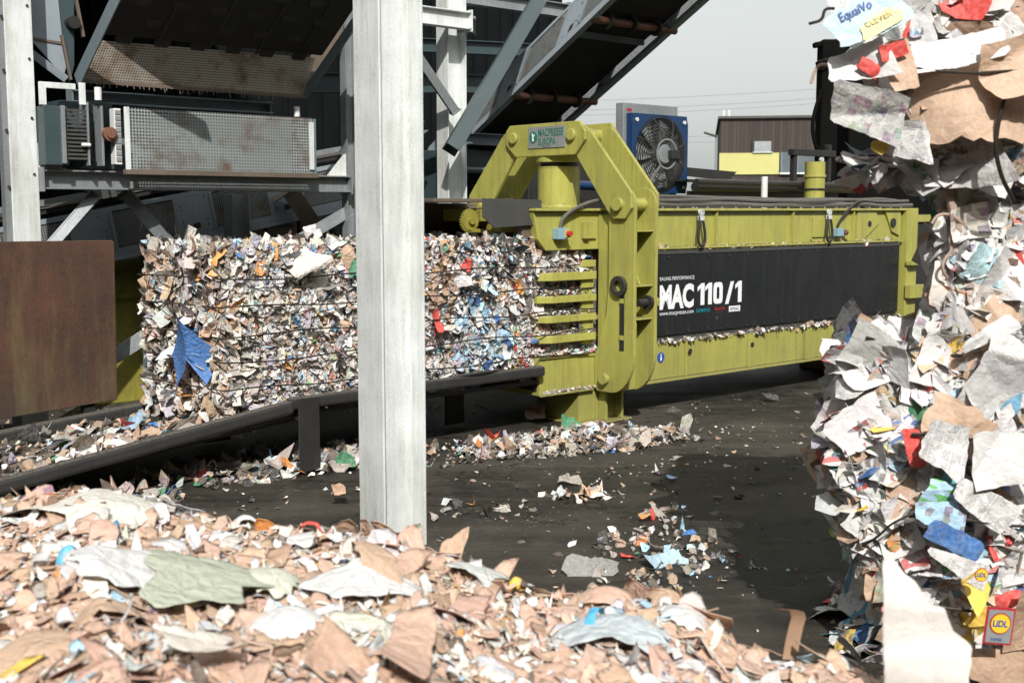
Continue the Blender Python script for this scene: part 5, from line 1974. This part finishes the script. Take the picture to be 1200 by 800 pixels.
def on_heap(n, smin, smax, jit, lift, asp, curl, fold, pal=P_CARD, sect=14, rings=4, thick=.004, ymin=1.5, rough=.03, jag=.15, back=.25):
    Y = ymin + (3.95 - ymin) * rng.random(n) ** .75
    px = U_(-150, 1250, n)
    X = (px - 600) / F * Y
    yr = np.interp(px, PXK, YRK)
    ok = Y < yr + back
    X, Y, px = X[ok], Y[ok], px[ok]
    n = len(X)
    z = heap_z(X, Y)
    e = .04
    gxn = (heap_z(X + e, Y) - heap_z(X - e, Y)) / (2 * e)
    gyn = np.clip((heap_z(X, Y + e) - heap_z(X, Y - e)) / (2 * e), -1.2, 1.2)
    nr = unit(np.stack([-gxn, -gyn - .12, np.ones(n)], 1) + rng.normal(0, jit, (n, 3)))
    size = smin * (smax / smin) ** rng.random(n)
    a = np.exp(U_(np.log(asp[0]), np.log(asp[1]), n))
    st = np.where(rng.random(n) < .05, rng.choice([.3, .5, .7], n), 0.)
    ang = .32 - .12 * X + .35 * fbm(np.stack([X, Y], 1), 91, 2.2, 2) + rng.normal(0, .24, n) + np.where(rng.random(n) < .08, 1.4, 0)
    L.append(scraps(np.stack([X, Y, z + U_(lift[0], lift[1], n)], 1), nr, size, a, pick(pal, n, .10), st, curl, fold, rough, jag, rings, sect, thick, angle=ang, rect=.4))


on_heap(8000, .006, .016, .30, (-.015, .010), (1.5, 7), .7, .35, sect=10, rings=2, thick=.0012)
on_heap(7000, .012, .034, .20, (-.015, .012), (1.8, 7), .6, .3, thick=.0015, jag=.2)
on_heap(1500, .028, .06, .15, (-.012, .012), (1.6, 5), .55, .25, thick=.002, jag=.2, sect=20)
on_heap(420, .06, .12, .11, (-.01, .010), (1.2, 3.0), .4, .2, rings=6, sect=28, thick=.002, jag=.16)
on_heap(900, .005, .012, .25, (-.01, .025), (5, 14), 1.2, .4, sect=14, thick=.001, pal={'cream': 3, 'white': 3, 'pink': 4, 'kraft': 3})
on_heap(1300, .012, .042, .30, (-.0, .018), (.8, 3), 1.2, .6, pal={'white': 8, 'cream': 3, 'film': 3}, thick=.0005)
d_ = join(L)
hs = build_scraps('loose_scraps', d_, 'card', None, True)
hs.parent = heap
hs['kind'] = 'stuff'


def heap_hit(px, py):
    best = None
    for k in range(400):
        Y = 1.3 + k * .007
        p = WPT(px, py, Y)
        if p[2] <= heap_z(np.array([p[0]]), np.array([Y]))[0]:
            return Y
    return heap_hit(px, py + 5) if py < 900 else 3.0


def piece(name, label, cat, px, py, w, h, c_, rot=0., nrm=(0, -.35, 1), lift=.05, sty=0., curl=.5, fold=.35, rough=.035, jag=.16, thick=.002, rect=.4, mat='card', Y=None, smooth=True, group='large scraps lying on the heap', rings=8, sect=40, outline=None):
    y_ = heap_hit(px, py) if Y is None else Y
    if Y is None:
        nrm, h = (0, 0, 1), h * (1.6 if h < .3 else 1.25)
    p = np.array(WPT(px, py, y_))
    if Y is None:
        p[2] = heap_z(p[None, 0], p[None, 1])[0] + lift * .7
    o_ = build_scraps(name, sheet_at(p, np.array(nrm, float), w, h, c_, sty, rot, curl, fold, rough, jag, thick, rings, sect, rect, outline), mat, None, smooth)
    # origin at the piece
    me = o_.data
    if Y is None:                                  # lies on the heap and follows its swells
        co = np.empty(len(me.vertices) * 3, np.float32)
        me.vertices.foreach_get('co', co)
        co = co.reshape(-1, 3)
        hz_ = np.maximum(heap_z(co[:, 0], co[:, 1]), p[2] - .16)
        r2_ = (co[:, 0] - p[0]) ** 2 + (co[:, 1] - p[1]) ** 2
        r2_ = r2_ / r2_.max()
        co[:, 2] = hz_ + lift * (.85 - .75 * r2_) + (co[:, 2] - p[2]) * (.3 + .5 * r2_)
        me.vertices.foreach_set('co', co.ravel())
    me.transform(Matrix.Translation(-Vector(p)))
    o_.location = p
    return tag(o_, label, cat, group)


piece('crumpled_sheet', 'large cream crumpled sheet draped over the left back of the heap', 'paper sheet', 85, 603, .60, .50, (.64, .61, .545), .10, (-.05, -.12, 1), .05, curl=.2, fold=.22, rough=.035, jag=.05, rings=14, sect=64, outline=[(-.6, .1), (-.35, .42), (-.05, .5), (.12, .42), (.5, .12), (.2, .02), (.02, -.2), (-.18, -.5), (-.6, -.4)])
piece('green_sheet', 'big pale sage green torn sheet in the middle of the cardboard', 'paper sheet', 228, 704, .38, .25, (.37, .40, .31), .10, (-.1, -.55, 1), .075, curl=.18, fold=.2, jag=.03, rings=12, sect=64, outline=[(-.5, -.5), (-.36, -.05), (-.30, .42), (-.02, .5), (.06, .28), (.32, .34), (.30, .1), (.5, -.12), (.36, -.26), (.05, -.2), (-.1, -.38), (-.3, -.42)])
piece('green_scrap', 'small pale green scrap beside the big sage green sheet', 'paper scrap', 318, 694, .15, .10, (.52, .54, .44), -.2, (0, -.5, 1), .07, jag=.2)
piece('white_scrap', 'white torn paper just behind the sage green sheet', 'paper scrap', 150, 685, .17, .18, 'white', .4, (.1, -.6, 1), .05, jag=.2)
piece('white_sheet', 'white sheet lying right of the sage green sheet', 'paper sheet', 340, 738, .16, .12, 'white', -.15, (0, -.55, 1), .06)
piece('white_sheet', 'white ragged sheet below the foot of the front column', 'paper sheet', 425, 698, .16, .18, 'white', .7, (-.1, -.6, 1), .06, jag=.16)
piece('plastic_bag', 'flattened white and blue plastic bag among the cardboard', 'plastic bag', 728, 745, .26, .20, (.46, .52, .545), -.30, (.05, -.6, 1), .06, .0, .5, .25)
piece('blue_strip', 'thin bright blue strip along the edge of the plastic bag', 'plastic strip', 697, 742, .14, .014, (.03, .36, .62), -.62, (.05, -.6, 1), .075, curl=.05, fold=.03, rough=.01, jag=.03)
piece('red_scrap', 'small red plastic scrap on white paper at the heap edge', 'plastic scrap', 364, 631, .05, .035, (.72, .06, .04), .3, (0, -.7, 1), .06)
piece('white_scrap', 'white paper under the small red scrap', 'paper scrap', 350, 642, .17, .05, 'white', .2, (0, -.5, 1), .04)
piece('cardboard_strip', 'long tan cardboard strip slanting up under the front column', 'cardboard strip', 435, 666, .46, .05, 'kraft', .33, (0, -.5, 1), .07, curl=.25, fold=.15)
cs0 = Vector(WPT(917, 772, 2.93))
rb = MB()
wv_ = Vector((.042, .022, -.010))
path = [(0, 0, 0), (.008, .006, .045), (.016, .006, .085), (.020, -.002, .112), (.010, -.022, .134), (-.012, -.040, .146), (-.040, -.050, .148)]
th_ = Vector((-.001, -.003, .001))
vs_r = []
for q in path:
    a_ = cs0 + Vector(q)
    vs_r += [a_, a_ + wv_, a_ + wv_ + th_, a_ + th_]
fs_r = [(0, 1, 2, 3), (len(vs_r) - 1, len(vs_r) - 2, len(vs_r) - 3, len(vs_r) - 4)]
for k in range(len(path) - 1):
    o4 = k * 4
    fs_r += [(o4 + m_, o4 + (m_ + 1) % 4, o4 + 4 + (m_ + 1) % 4, o4 + 4 + m_) for m_ in range(4)]
rb.add(vs_r, fs_r)
MAT['strip_card'] = surf('brown_strip_card', (.40, .26, .17), (.34, .215, .14), (.25, .16, .1), .75, 0, .4, scale=14)
tag(rb.build('cardboard_strip', 'strip_card', smooth=True), 'curled brown cardboard strip standing upright at the heap edge', 'cardboard strip', 'large scraps lying on the heap')
piece('cardboard_flap', 'upright brown flap beside the foot of the front column', 'cardboard piece', 522, 660, .085, .14, 'kraft', .25, (-.2, -1, .3), Y=3.28, curl=.8, jag=.1)
piece('cardboard_flap', 'flat brown square of cardboard at the heap crest', 'cardboard piece', 706, 703, .13, .10, 'pink', .1, (0, -.8, .6), .05, jag=.05, rect=1)
piece('white_card', 'tall white card standing before the stacked bales', 'card sheet', 1090, 735, .19, .36, (.54, .52, .485), .0, (-.15, -1, .25), Y=2.62, mat='smooth_card', curl=.35, fold=.22, rough=.03, jag=.05, thick=.004, rings=16, sect=96, outline=[(-.5, -.6), (-.52, .1), (-.5, .38), (-.40, .44), (-.34, .36), (-.12, .27), (.0, .15), (.2, .12), (.3, -.02), (.5, -.1), (.46, -.3), (.5, -.6)])
piece('blue_film', 'crumpled blue plastic ribbon lying on brown cardboard', 'plastic film', 128, 632, .15, .03, (.03, .30, .62), .5, (0, -.5, 1), .05, curl=1.5)
piece('blue_film', 'pale blue scrap near the lower left ribbon', 'plastic film', 78, 658, .08, .03, (.10, .42, .66), -.2, (0, -.5, 1), .05, curl=1.5)
piece('yellow_scrap', 'small yellow scrap at the back rim of the heap', 'paper scrap', 606, 684, .06, .02, 'yellow', -.3, (0, -.7, 1), .05)
piece('grey_scrap', 'pale grey folded card at the crest behind the yellow scrap', 'card sheet', 560, 682, .16, .09, (.50, .52, .50), -.2, (0, -.6, 1), .05)
piece('white_scrap', 'crumpled white paper perched on the rim left of the front column', 'paper scrap', 290, 594, .07, .06, 'white', .1, (0, -1, .6), .05)
piece('cardboard_flap', 'wide brown cardboard lying in the lower left corner', 'cardboard piece', 60, 765, .36, .17, 'kraft', .45, (0, -.4, 1), .05, curl=.3, jag=.06)
piece('cardboard_flap', 'brown triangular flap next to the white paper', 'cardboard piece', 133, 722, .12, .12, 'kraft', .8, (-.2, -.7, 1), .06, jag=.15)
piece('cardboard_flap', 'long flat brown cardboard along the bottom edge', 'cardboard piece', 480, 782, .30, .06, 'pink', -.05, (0, -.6, 1), .05, jag=.05)
piece('white_sheet', 'white crumpled paper clump at the rim before the floor', 'paper sheet', 985, 770, .14, .10, 'white', .2, (0, -.8, 1), .05, curl=1.2, fold=.7)
piece('white_sheet', 'white folded sheet right of the plastic bag', 'paper sheet', 800, 735, .16, .08, 'white', .5, (.1, -.6, 1), .06)
piece('brown_scrap', 'ragged corrugated brown piece at the crest right of the bag', 'cardboard piece', 780, 692, .17, .06, 'kraft', .05, (0, -.7, 1), .05, jag=.25)
piece('white_scrap', 'pale triangular paper at the very bottom of the heap', 'paper scrap', 235, 792, .12, .09, 'cream', .3, (0, -.6, 1), .07, jag=.2)

# ================================================================== LITTER ON THE FLOOR
def floor_pile(n, cx, cy, rx, ry, h, smin, smax, pal, rot=0.):
    r_ = np.sqrt(rng.random(n))
    a = U_(0, 2 * np.pi, n)
    dx, dy = r_ * np.cos(a) * rx, r_ * np.sin(a) * ry
    X = cx + dx * math.cos(rot) - dy * math.sin(rot)
    Y = cy + dx * math.sin(rot) + dy * math.cos(rot)
    z = h * np.exp(-2.5 * r_ ** 2) * U_(.2, 1, n) * (1 + .5 * fbm(np.stack([X, Y], 1), 5, 5, 2)) + .012
    size = smin * (smax / smin) ** rng.random(n)
    return scraps(np.stack([X, Y, np.maximum(z, .008)], 1), unit(np.array([[0, -.25, 1]]) + rng.normal(0, .55, (n, 3))), size, np.exp(U_(-.7, .9, n)),
                  pick(pal, n, .15), np.where(rng.random(n) < .2, .7, 0), 1.2, .6, .08, .2, 3, 9, 0, rect=.3)


P_LIT = {'white': 6, 'cream': 8, 'greyb': 30, 'film': 9, 'tan': 16, 'kraft': 5, 'dark': 28, 'sky': 3, 'blue': 1.5, 'green': 1.5, 'lilac': 2, 'black': 8, 'orange': 1, 'red': .8}


def pile(name, label, parts):
    return tag(build_scraps(name, join(parts), 'flakes'), label, 'litter', None, 'stuff')


pile('paper_rubble', 'low mound of torn paper and film on the floor under the press mouth', [
    floor_pile(1300, .50, 9.35, 1.0, .45, .11, .012, .085, P_LIT, .45),
    floor_pile(260, -.35, 9.0, .9, .4, .05, .015, .08, P_LIT, .5),
    floor_pile(60, 1.3, 9.6, .7, .35, .04, .012, .07, P_LIT, .5)])
pile('paper_rubble', 'line of litter on the dark floor beneath the bale chute', [
    floor_pile(520, -1.7, 8.55, 1.0, .5, .07, .02, .12, P_LIT, .7),
    floor_pile(420, -2.9, 7.1, .9, .5, .10, .02, .13, P_LIT, .6)])
dk = bale_face(900, lambda n: np.stack([U_(-2.6, .25, n), U_(.0, 1.12, n), np.zeros(n)], 1), (0, 0, 1), .03, .15, {**P_LIT, 'tan': 26, 'greyb': 26, 'white': 3}, .45, (0, .03), .15)
tt = (dk['v'] - M0) @ Mv
dk['v'][:, 2] += .40 + np.clip(tt[:, 0] - .6, -4, 0) * .095
pile('paper_rubble', 'torn waste scattered on the sloping deck of the chute', [dk])
pile('paper_rubble', 'small patch of crumpled film and paper on the yard floor behind the heap', [
    floor_pile(150, .85, 6.25, .40, .55, .02, .01, .07, P_LIT, .2),
    floor_pile(60, .62, 5.7, .3, .25, .012, .01, .05, P_LIT)])
pile('paper_rubble', 'few pale scraps lying alone between the column and the press', [
    floor_pile(26, .42, 7.55, .22, .12, .03, .03, .10, {'white': 2, 'cream': 3, 'kraft': 2, 'film': 2}),
    floor_pile(22, .95, 7.1, .2, .2, .02, .02, .08, P_LIT),
    floor_pile(18, -.2, 7.2, .35, .2, .02, .02, .08, P_LIT)])
n = 4200
px = U_(-100, 1150, n)
Yf = 4.6 + 7.5 * rng.random(n) ** .8
Xf = (px - 600) / F * Yf
dn = fbm(np.stack([Xf, Yf], 1), 77, 1.4, 3)
ok = (dn > U_(-.5, .9, n))
Xf, Yf = Xf[ok], Yf[ok]
n = len(Xf)
sc_ = scraps(np.stack([Xf, Yf, np.full(n, .006)], 1), unit(np.array([[0, 0, 1.]]) + rng.normal(0, .25, (n, 3))), .008 * (6.5 ** (rng.random(n) ** 2)), np.exp(U_(-.6, 1.2, n)),
             pick({'white': 6, 'cream': 9, 'greyb': 30, 'tan': 14, 'dark': 30, 'film': 9, 'kraft': 4, 'sky': 1, 'black': 8, 'red': .4}, n, .2), np.zeros(n), .8, .4, .05, .2, 2, 7, 0)
tag(build_scraps('floor_litter', sc_, 'flakes'), 'tiny paper chips scattered over the dark floor', 'litter', None, 'stuff')


def floor_piece(name, label, cat, px, py, w, h, c_, rot=0., nrm=(0, -.3, 1), lift=.03, mat='flakes', **k):
    a = (px - 600) / F
    bq = (400 - py) / F
    dz = -math.sin(PITCH) + bq * math.cos(PITCH)
    dy = math.cos(PITCH) + bq * math.sin(PITCH)
    Y = -CAM_H / dz * dy
    p = np.array([a * -CAM_H / dz, Y, lift * .6])
    kk = dict(curl=1.0, fold=.6, rough=.05, jag=.2, thick=0, rings=6, sect=24, rect=.3)
    kk.update(k)
    o_ = build_scraps(name, sheet_at(p, np.array(nrm, float), w, h, c_, 0, rot, **kk), mat)
    o_.data.transform(Matrix.Translation(-Vector(p)))
    o_.location = p
    return tag(o_, label, cat, 'larger litter on the floor')


floor_piece('wrapper', 'crumpled pale blue wrapper on the floor behind the heap', 'wrapper', 785, 664, .24, .22, (.36, .52, .62), .3, (0, -.2, 1), .04, curl=.4)
floor_piece('plastic_film', 'grey crumpled film beside the pale blue wrapper', 'plastic film', 690, 672, .30, .14, (.22, .22, .21), .1, (0, -.7, 1), .05)
floor_piece('paper_scrap', 'pale beige crumpled scrap alone on the dark floor left of the column', 'paper scrap', 399, 590, .10, .10, 'kraft', .3, (0, -.8, 1), .07)
floor_piece('wrapper', 'blue and white wrapper near the end of the chute rail', 'wrapper', 55, 552, .26, .18, (.20, .36, .50), .4, (0, -.7, 1), .08)
floor_piece('paper_scrap', 'white scrap at the rim of the yard patch near the wrapper', 'paper scrap', 742, 634, .1, .08, 'white', .2, (0, -.5, 1), .03)
floor_piece('paper_scrap', 'yellow orange scrap on the floor behind the heap crest', 'paper scrap', 756, 611, .08, .06, 'orange', .2, (0, -.5, 1), .03)
floor_piece('black_bag', 'black crumpled bag on the floor in front of the lower beam', 'plastic bag', 790, 483, .22, .12, 'black', .1, (0, -.7, 1), .05)
floor_piece('black_bag', 'small black lump on the far floor toward the bale stack', 'plastic bag', 902, 470, .16, .10, 'black', .1, (0, -.7, 1), .04)
floor_piece('red_scrap', 'small red scrap on the floor near the lowest stacked bale', 'plastic scrap', 963, 480, .07, .07, (.35, .02, .03), .4, (0, -.8, 1), .04)
floor_piece('paper_scrap', 'narrow white curl of paper right of the column on the floor', 'paper scrap', 522, 590, .20, .05, 'film', -.4, (0, -.3, 1), .03, curl=1.8)
floor_piece('paper_scrap', 'pale scrap cluster top on the floor below the press foot', 'paper scrap', 668, 568, .16, .08, 'greyb', -.1, (0, -.6, 1), .04)
floor_piece('green_film', 'pale green film lying beside the lowest stacked bale', 'plastic film', 985, 630, .16, .07, (.28, .34, .05), .1, (0, -.5, 1), .03)
floor_piece('plastic_film', 'green scrap on the mound under the press mouth', 'plastic film', 670, 508, .16, .10, 'green', .1, (0, -.8, 1), .10)
floor_piece('plastic_film', 'pinkish torn paper on the mound under the press mouth', 'paper scrap', 628, 492, .16, .16, (.42, .28, .26), .1, (0, -1, .8), .14)

# ================================================================== FAR BACKGROUND
bd = thing('timber_building', 'dark timber clad building with a yellow wall band in the far background', 'building', (12, 44, 0), R(-9))


def B(x, y, z):
    return MATRICES[bd.name] @ Vector((x, y, z))


def bbox(x0, x1, y0, y1, z0, z1, name, mat, par=None, bev=0.):
    b = MB()
    b.hexa([B(x0, y0, z0), B(x1, y0, z0), B(x1, y1, z0), B(x0, y1, z0), B(x0, y0, z1), B(x1, y0, z1), B(x1, y1, z1), B(x0, y1, z1)])
    return b.build(name, mat, par or bd, bev)


bbox(-4.35, 12, 0, 10, 0, 5.15, 'wall', 'boards')
bbox(-4.45, 12.1, -.12, 10.1, 5.153, 5.24, 'roof_edge', 'grey_plate')
bbox(-4.38, -2.22, -.06, -.002, 3.12, 3.90, 'yellow_band', 'yellow_wall')
w_ = bbox(-3.12, -2.52, -.09, -.004, 3.93, 4.32, 'window', 'glass_pale')
bbox(-3.18, -2.46, -.13, -.062, 3.903, 3.928, 'sill', 'galv', w_)
bbox(-3.2, -3.125, -.10, -.004, 3.93, 4.34, 'frame', 'black_steel', w_)
w_ = bbox(-2.18, -.4, -.05, -.002, 3.18, 3.92, 'window', 'glass')
for x in (-2.16, -1.6, -1.0):
    bbox(x, x + .06, -.08, -.052, 3.18, 3.92, 'frame', 'blue_grey', w_)
bbox(-2.2, -.35, -.14, -.003, 3.12, 3.176, 'sill', 'galv', w_)
bbox(-3.2, -3.0, -.03, -.002, 1.4, 3.0, 'door', 'black_steel')
for x in (-4.25, -4.05):
    bb_ = MB()
    bb_.cyl(B(x, .3, 5.24), B(x, .3, 5.5), .03, 8)
    bb_.build('vent_pipe', 'galv', bd)

sl = thing('street_lamp', 'slim grey street lamp beside the far timber building', 'street lamp', (6.75, 40, 0))
b = MB()
b.cyl((6.75, 40, 0), (6.75, 40, 4.25), .045, 10, .03)
b.build('pole', 'galv_dull', sl, smooth=True)
b = MB()
b.bar((6.77, 40, 4.23), (6.35, 40, 4.36), .14, .06)
b.build('lamp_head', 'black_steel', sl, .01)

for i, (ya, yb, lab) in enumerate(((113, 92, 'highest overhead power line crossing the pale sky'), (124, 103, 'overhead power line just below the highest one'), (130, 109, 'third overhead power line, close under the second'),
                                   (154, 146, 'overhead power line meeting the roof of the timber building'), (160, 153, 'lowest overhead power line beside the street lamp'))):
    p0, p1 = WPT(560, ya + (ya - yb) * .35, 70), WPT(1320, yb - (ya - yb) * 1.1, 62)
    pts = [Vector(p0).lerp(Vector(p1), q / 12) - Vector((0, 0, .5 * (1 - (q / 6 - 1) ** 2))) for q in range(13)]
    tag(MB().tube(pts, .014, 5, 0).build('power_line', 'galv_dull'), lab, 'power line', 'overhead power lines')

# black loader mast behind the stacked bales
lm = thing('loader_mast', 'black steel loader mast standing behind the stacked paper bales', 'machine', (4.6, 16.0, 0))
b = MB()
b.wbox(4.05, 4.28, 15.9, 16.2, .0, 4.05)
b.wbox(4.45, 6.4, 16.0, 16.6, .0, 3.9)
b.build('mast', 'silhouette_black', lm, .02)
b = MB()
b.bar((3.95, 16, 3.98), (4.6, 16, 4.08), .12, .07)
b.bar((4.0, 15.95, 3.70), (4.3, 15.95, 3.78), .16, .14)
b.bar((4.2, 15.95, 3.78), (4.5, 15.95, 4.1), .06, .1)
b.build('arm', 'silhouette_black', lm, .02)
b = MB()
b.tube([(4.05, 15.9, 3.4), (3.92, 15.85, 3.0), (3.96, 15.85, 2.7), (4.05, 15.9, 2.6)], .025)
b.tube([(4.05, 15.9, 2.5), (3.94, 15.85, 2.2), (4.02, 15.85, 1.9), (4.1, 15.9, 1.8)], .02)
b.build('hoses', 'silhouette_black', lm, smooth=True)

# unseen blocks added behind and beside the camera to cut sky light
for lab, x0, x1, y0, y1, h_ in (('tall unseen block added behind the camera to cut sky light', -30, 30, -24, -13, 10.6),
                                ('long unseen block added at the left hand side to cut sky light', -26, -10.5, -12.9, 6, 9),
                                ('unseen block added beyond the stacked bales to cut sky light', 8.5, 20, -12.9, 8, 8)):
    wh = thing('sky_blocker', lab, 'building', ((x0 + x1) / 2, (y0 + y1) / 2, 0))
    MB().wbox(x0, x1, y0, y1, 0, h_).build('wall', 'hall', wh)
    MB().wbox(x0 - .3, x1 + .3, y0 - .3, y1 + .3, h_ + .003, h_ + .2).build('roof', 'hall', wh)

# ================================================================== LIGHT
SUN_EL, SUN_AZ = R(39), R(4.7)
world = bpy.data.worlds.new('World')
scene.world = world
world.use_nodes = True
wt = world.node_tree
bg = wt.nodes['Background']
sky = wt.nodes.new('ShaderNodeTexSky')
sky.sky_type = 'NISHITA'
sky.sun_disc = False
sky.sun_elevation = SUN_EL
sky.sun_rotation = math.pi - SUN_AZ
sky.dust_density = 4.0
sky.air_density = 1.0
sky.ozone_density = 1.0
hsv = wt.nodes.new('ShaderNodeHueSaturation')
hsv.inputs['Saturation'].default_value = .16
wt.links.new(sky.outputs[0], hsv.inputs['Color'])
veil = wt.nodes.new('ShaderNodeMix')                 # even overcast veil over the clear sky
veil.data_type = 'RGBA'
veil.inputs[0].default_value = .7
veil.inputs[7].default_value = (2.15, 2.27, 2.20, 1)
wt.links.new(hsv.outputs[0], veil.inputs[6])
wt.links.new(veil.outputs[2], bg.inputs['Color'])
bg.inputs['Strength'].default_value = .15

sd = bpy.data.lights.new('sun', 'SUN')
sd.energy = 2.9
sd.angle = R(.5)
sd.color = (1.0, .965, .92)
so = bpy.data.objects.new('sun', sd)
col.objects.link(so)
to_sun = Vector((math.sin(SUN_AZ) * math.cos(SUN_EL), -math.cos(SUN_AZ) * math.cos(SUN_EL), math.sin(SUN_EL)))
so.rotation_euler = to_sun.to_track_quat('Z', 'Y').to_euler()
so.location = to_sun * 30

vs_ = scene.view_settings
vs_.view_transform = 'Standard'
vs_.look = 'None'
vs_.exposure = .85
vs_.gamma = 1.0
scene.cycles.max_bounces = 6
scene.cycles.transparent_max_bounces = 12
scene.cycles.use_denoising = True
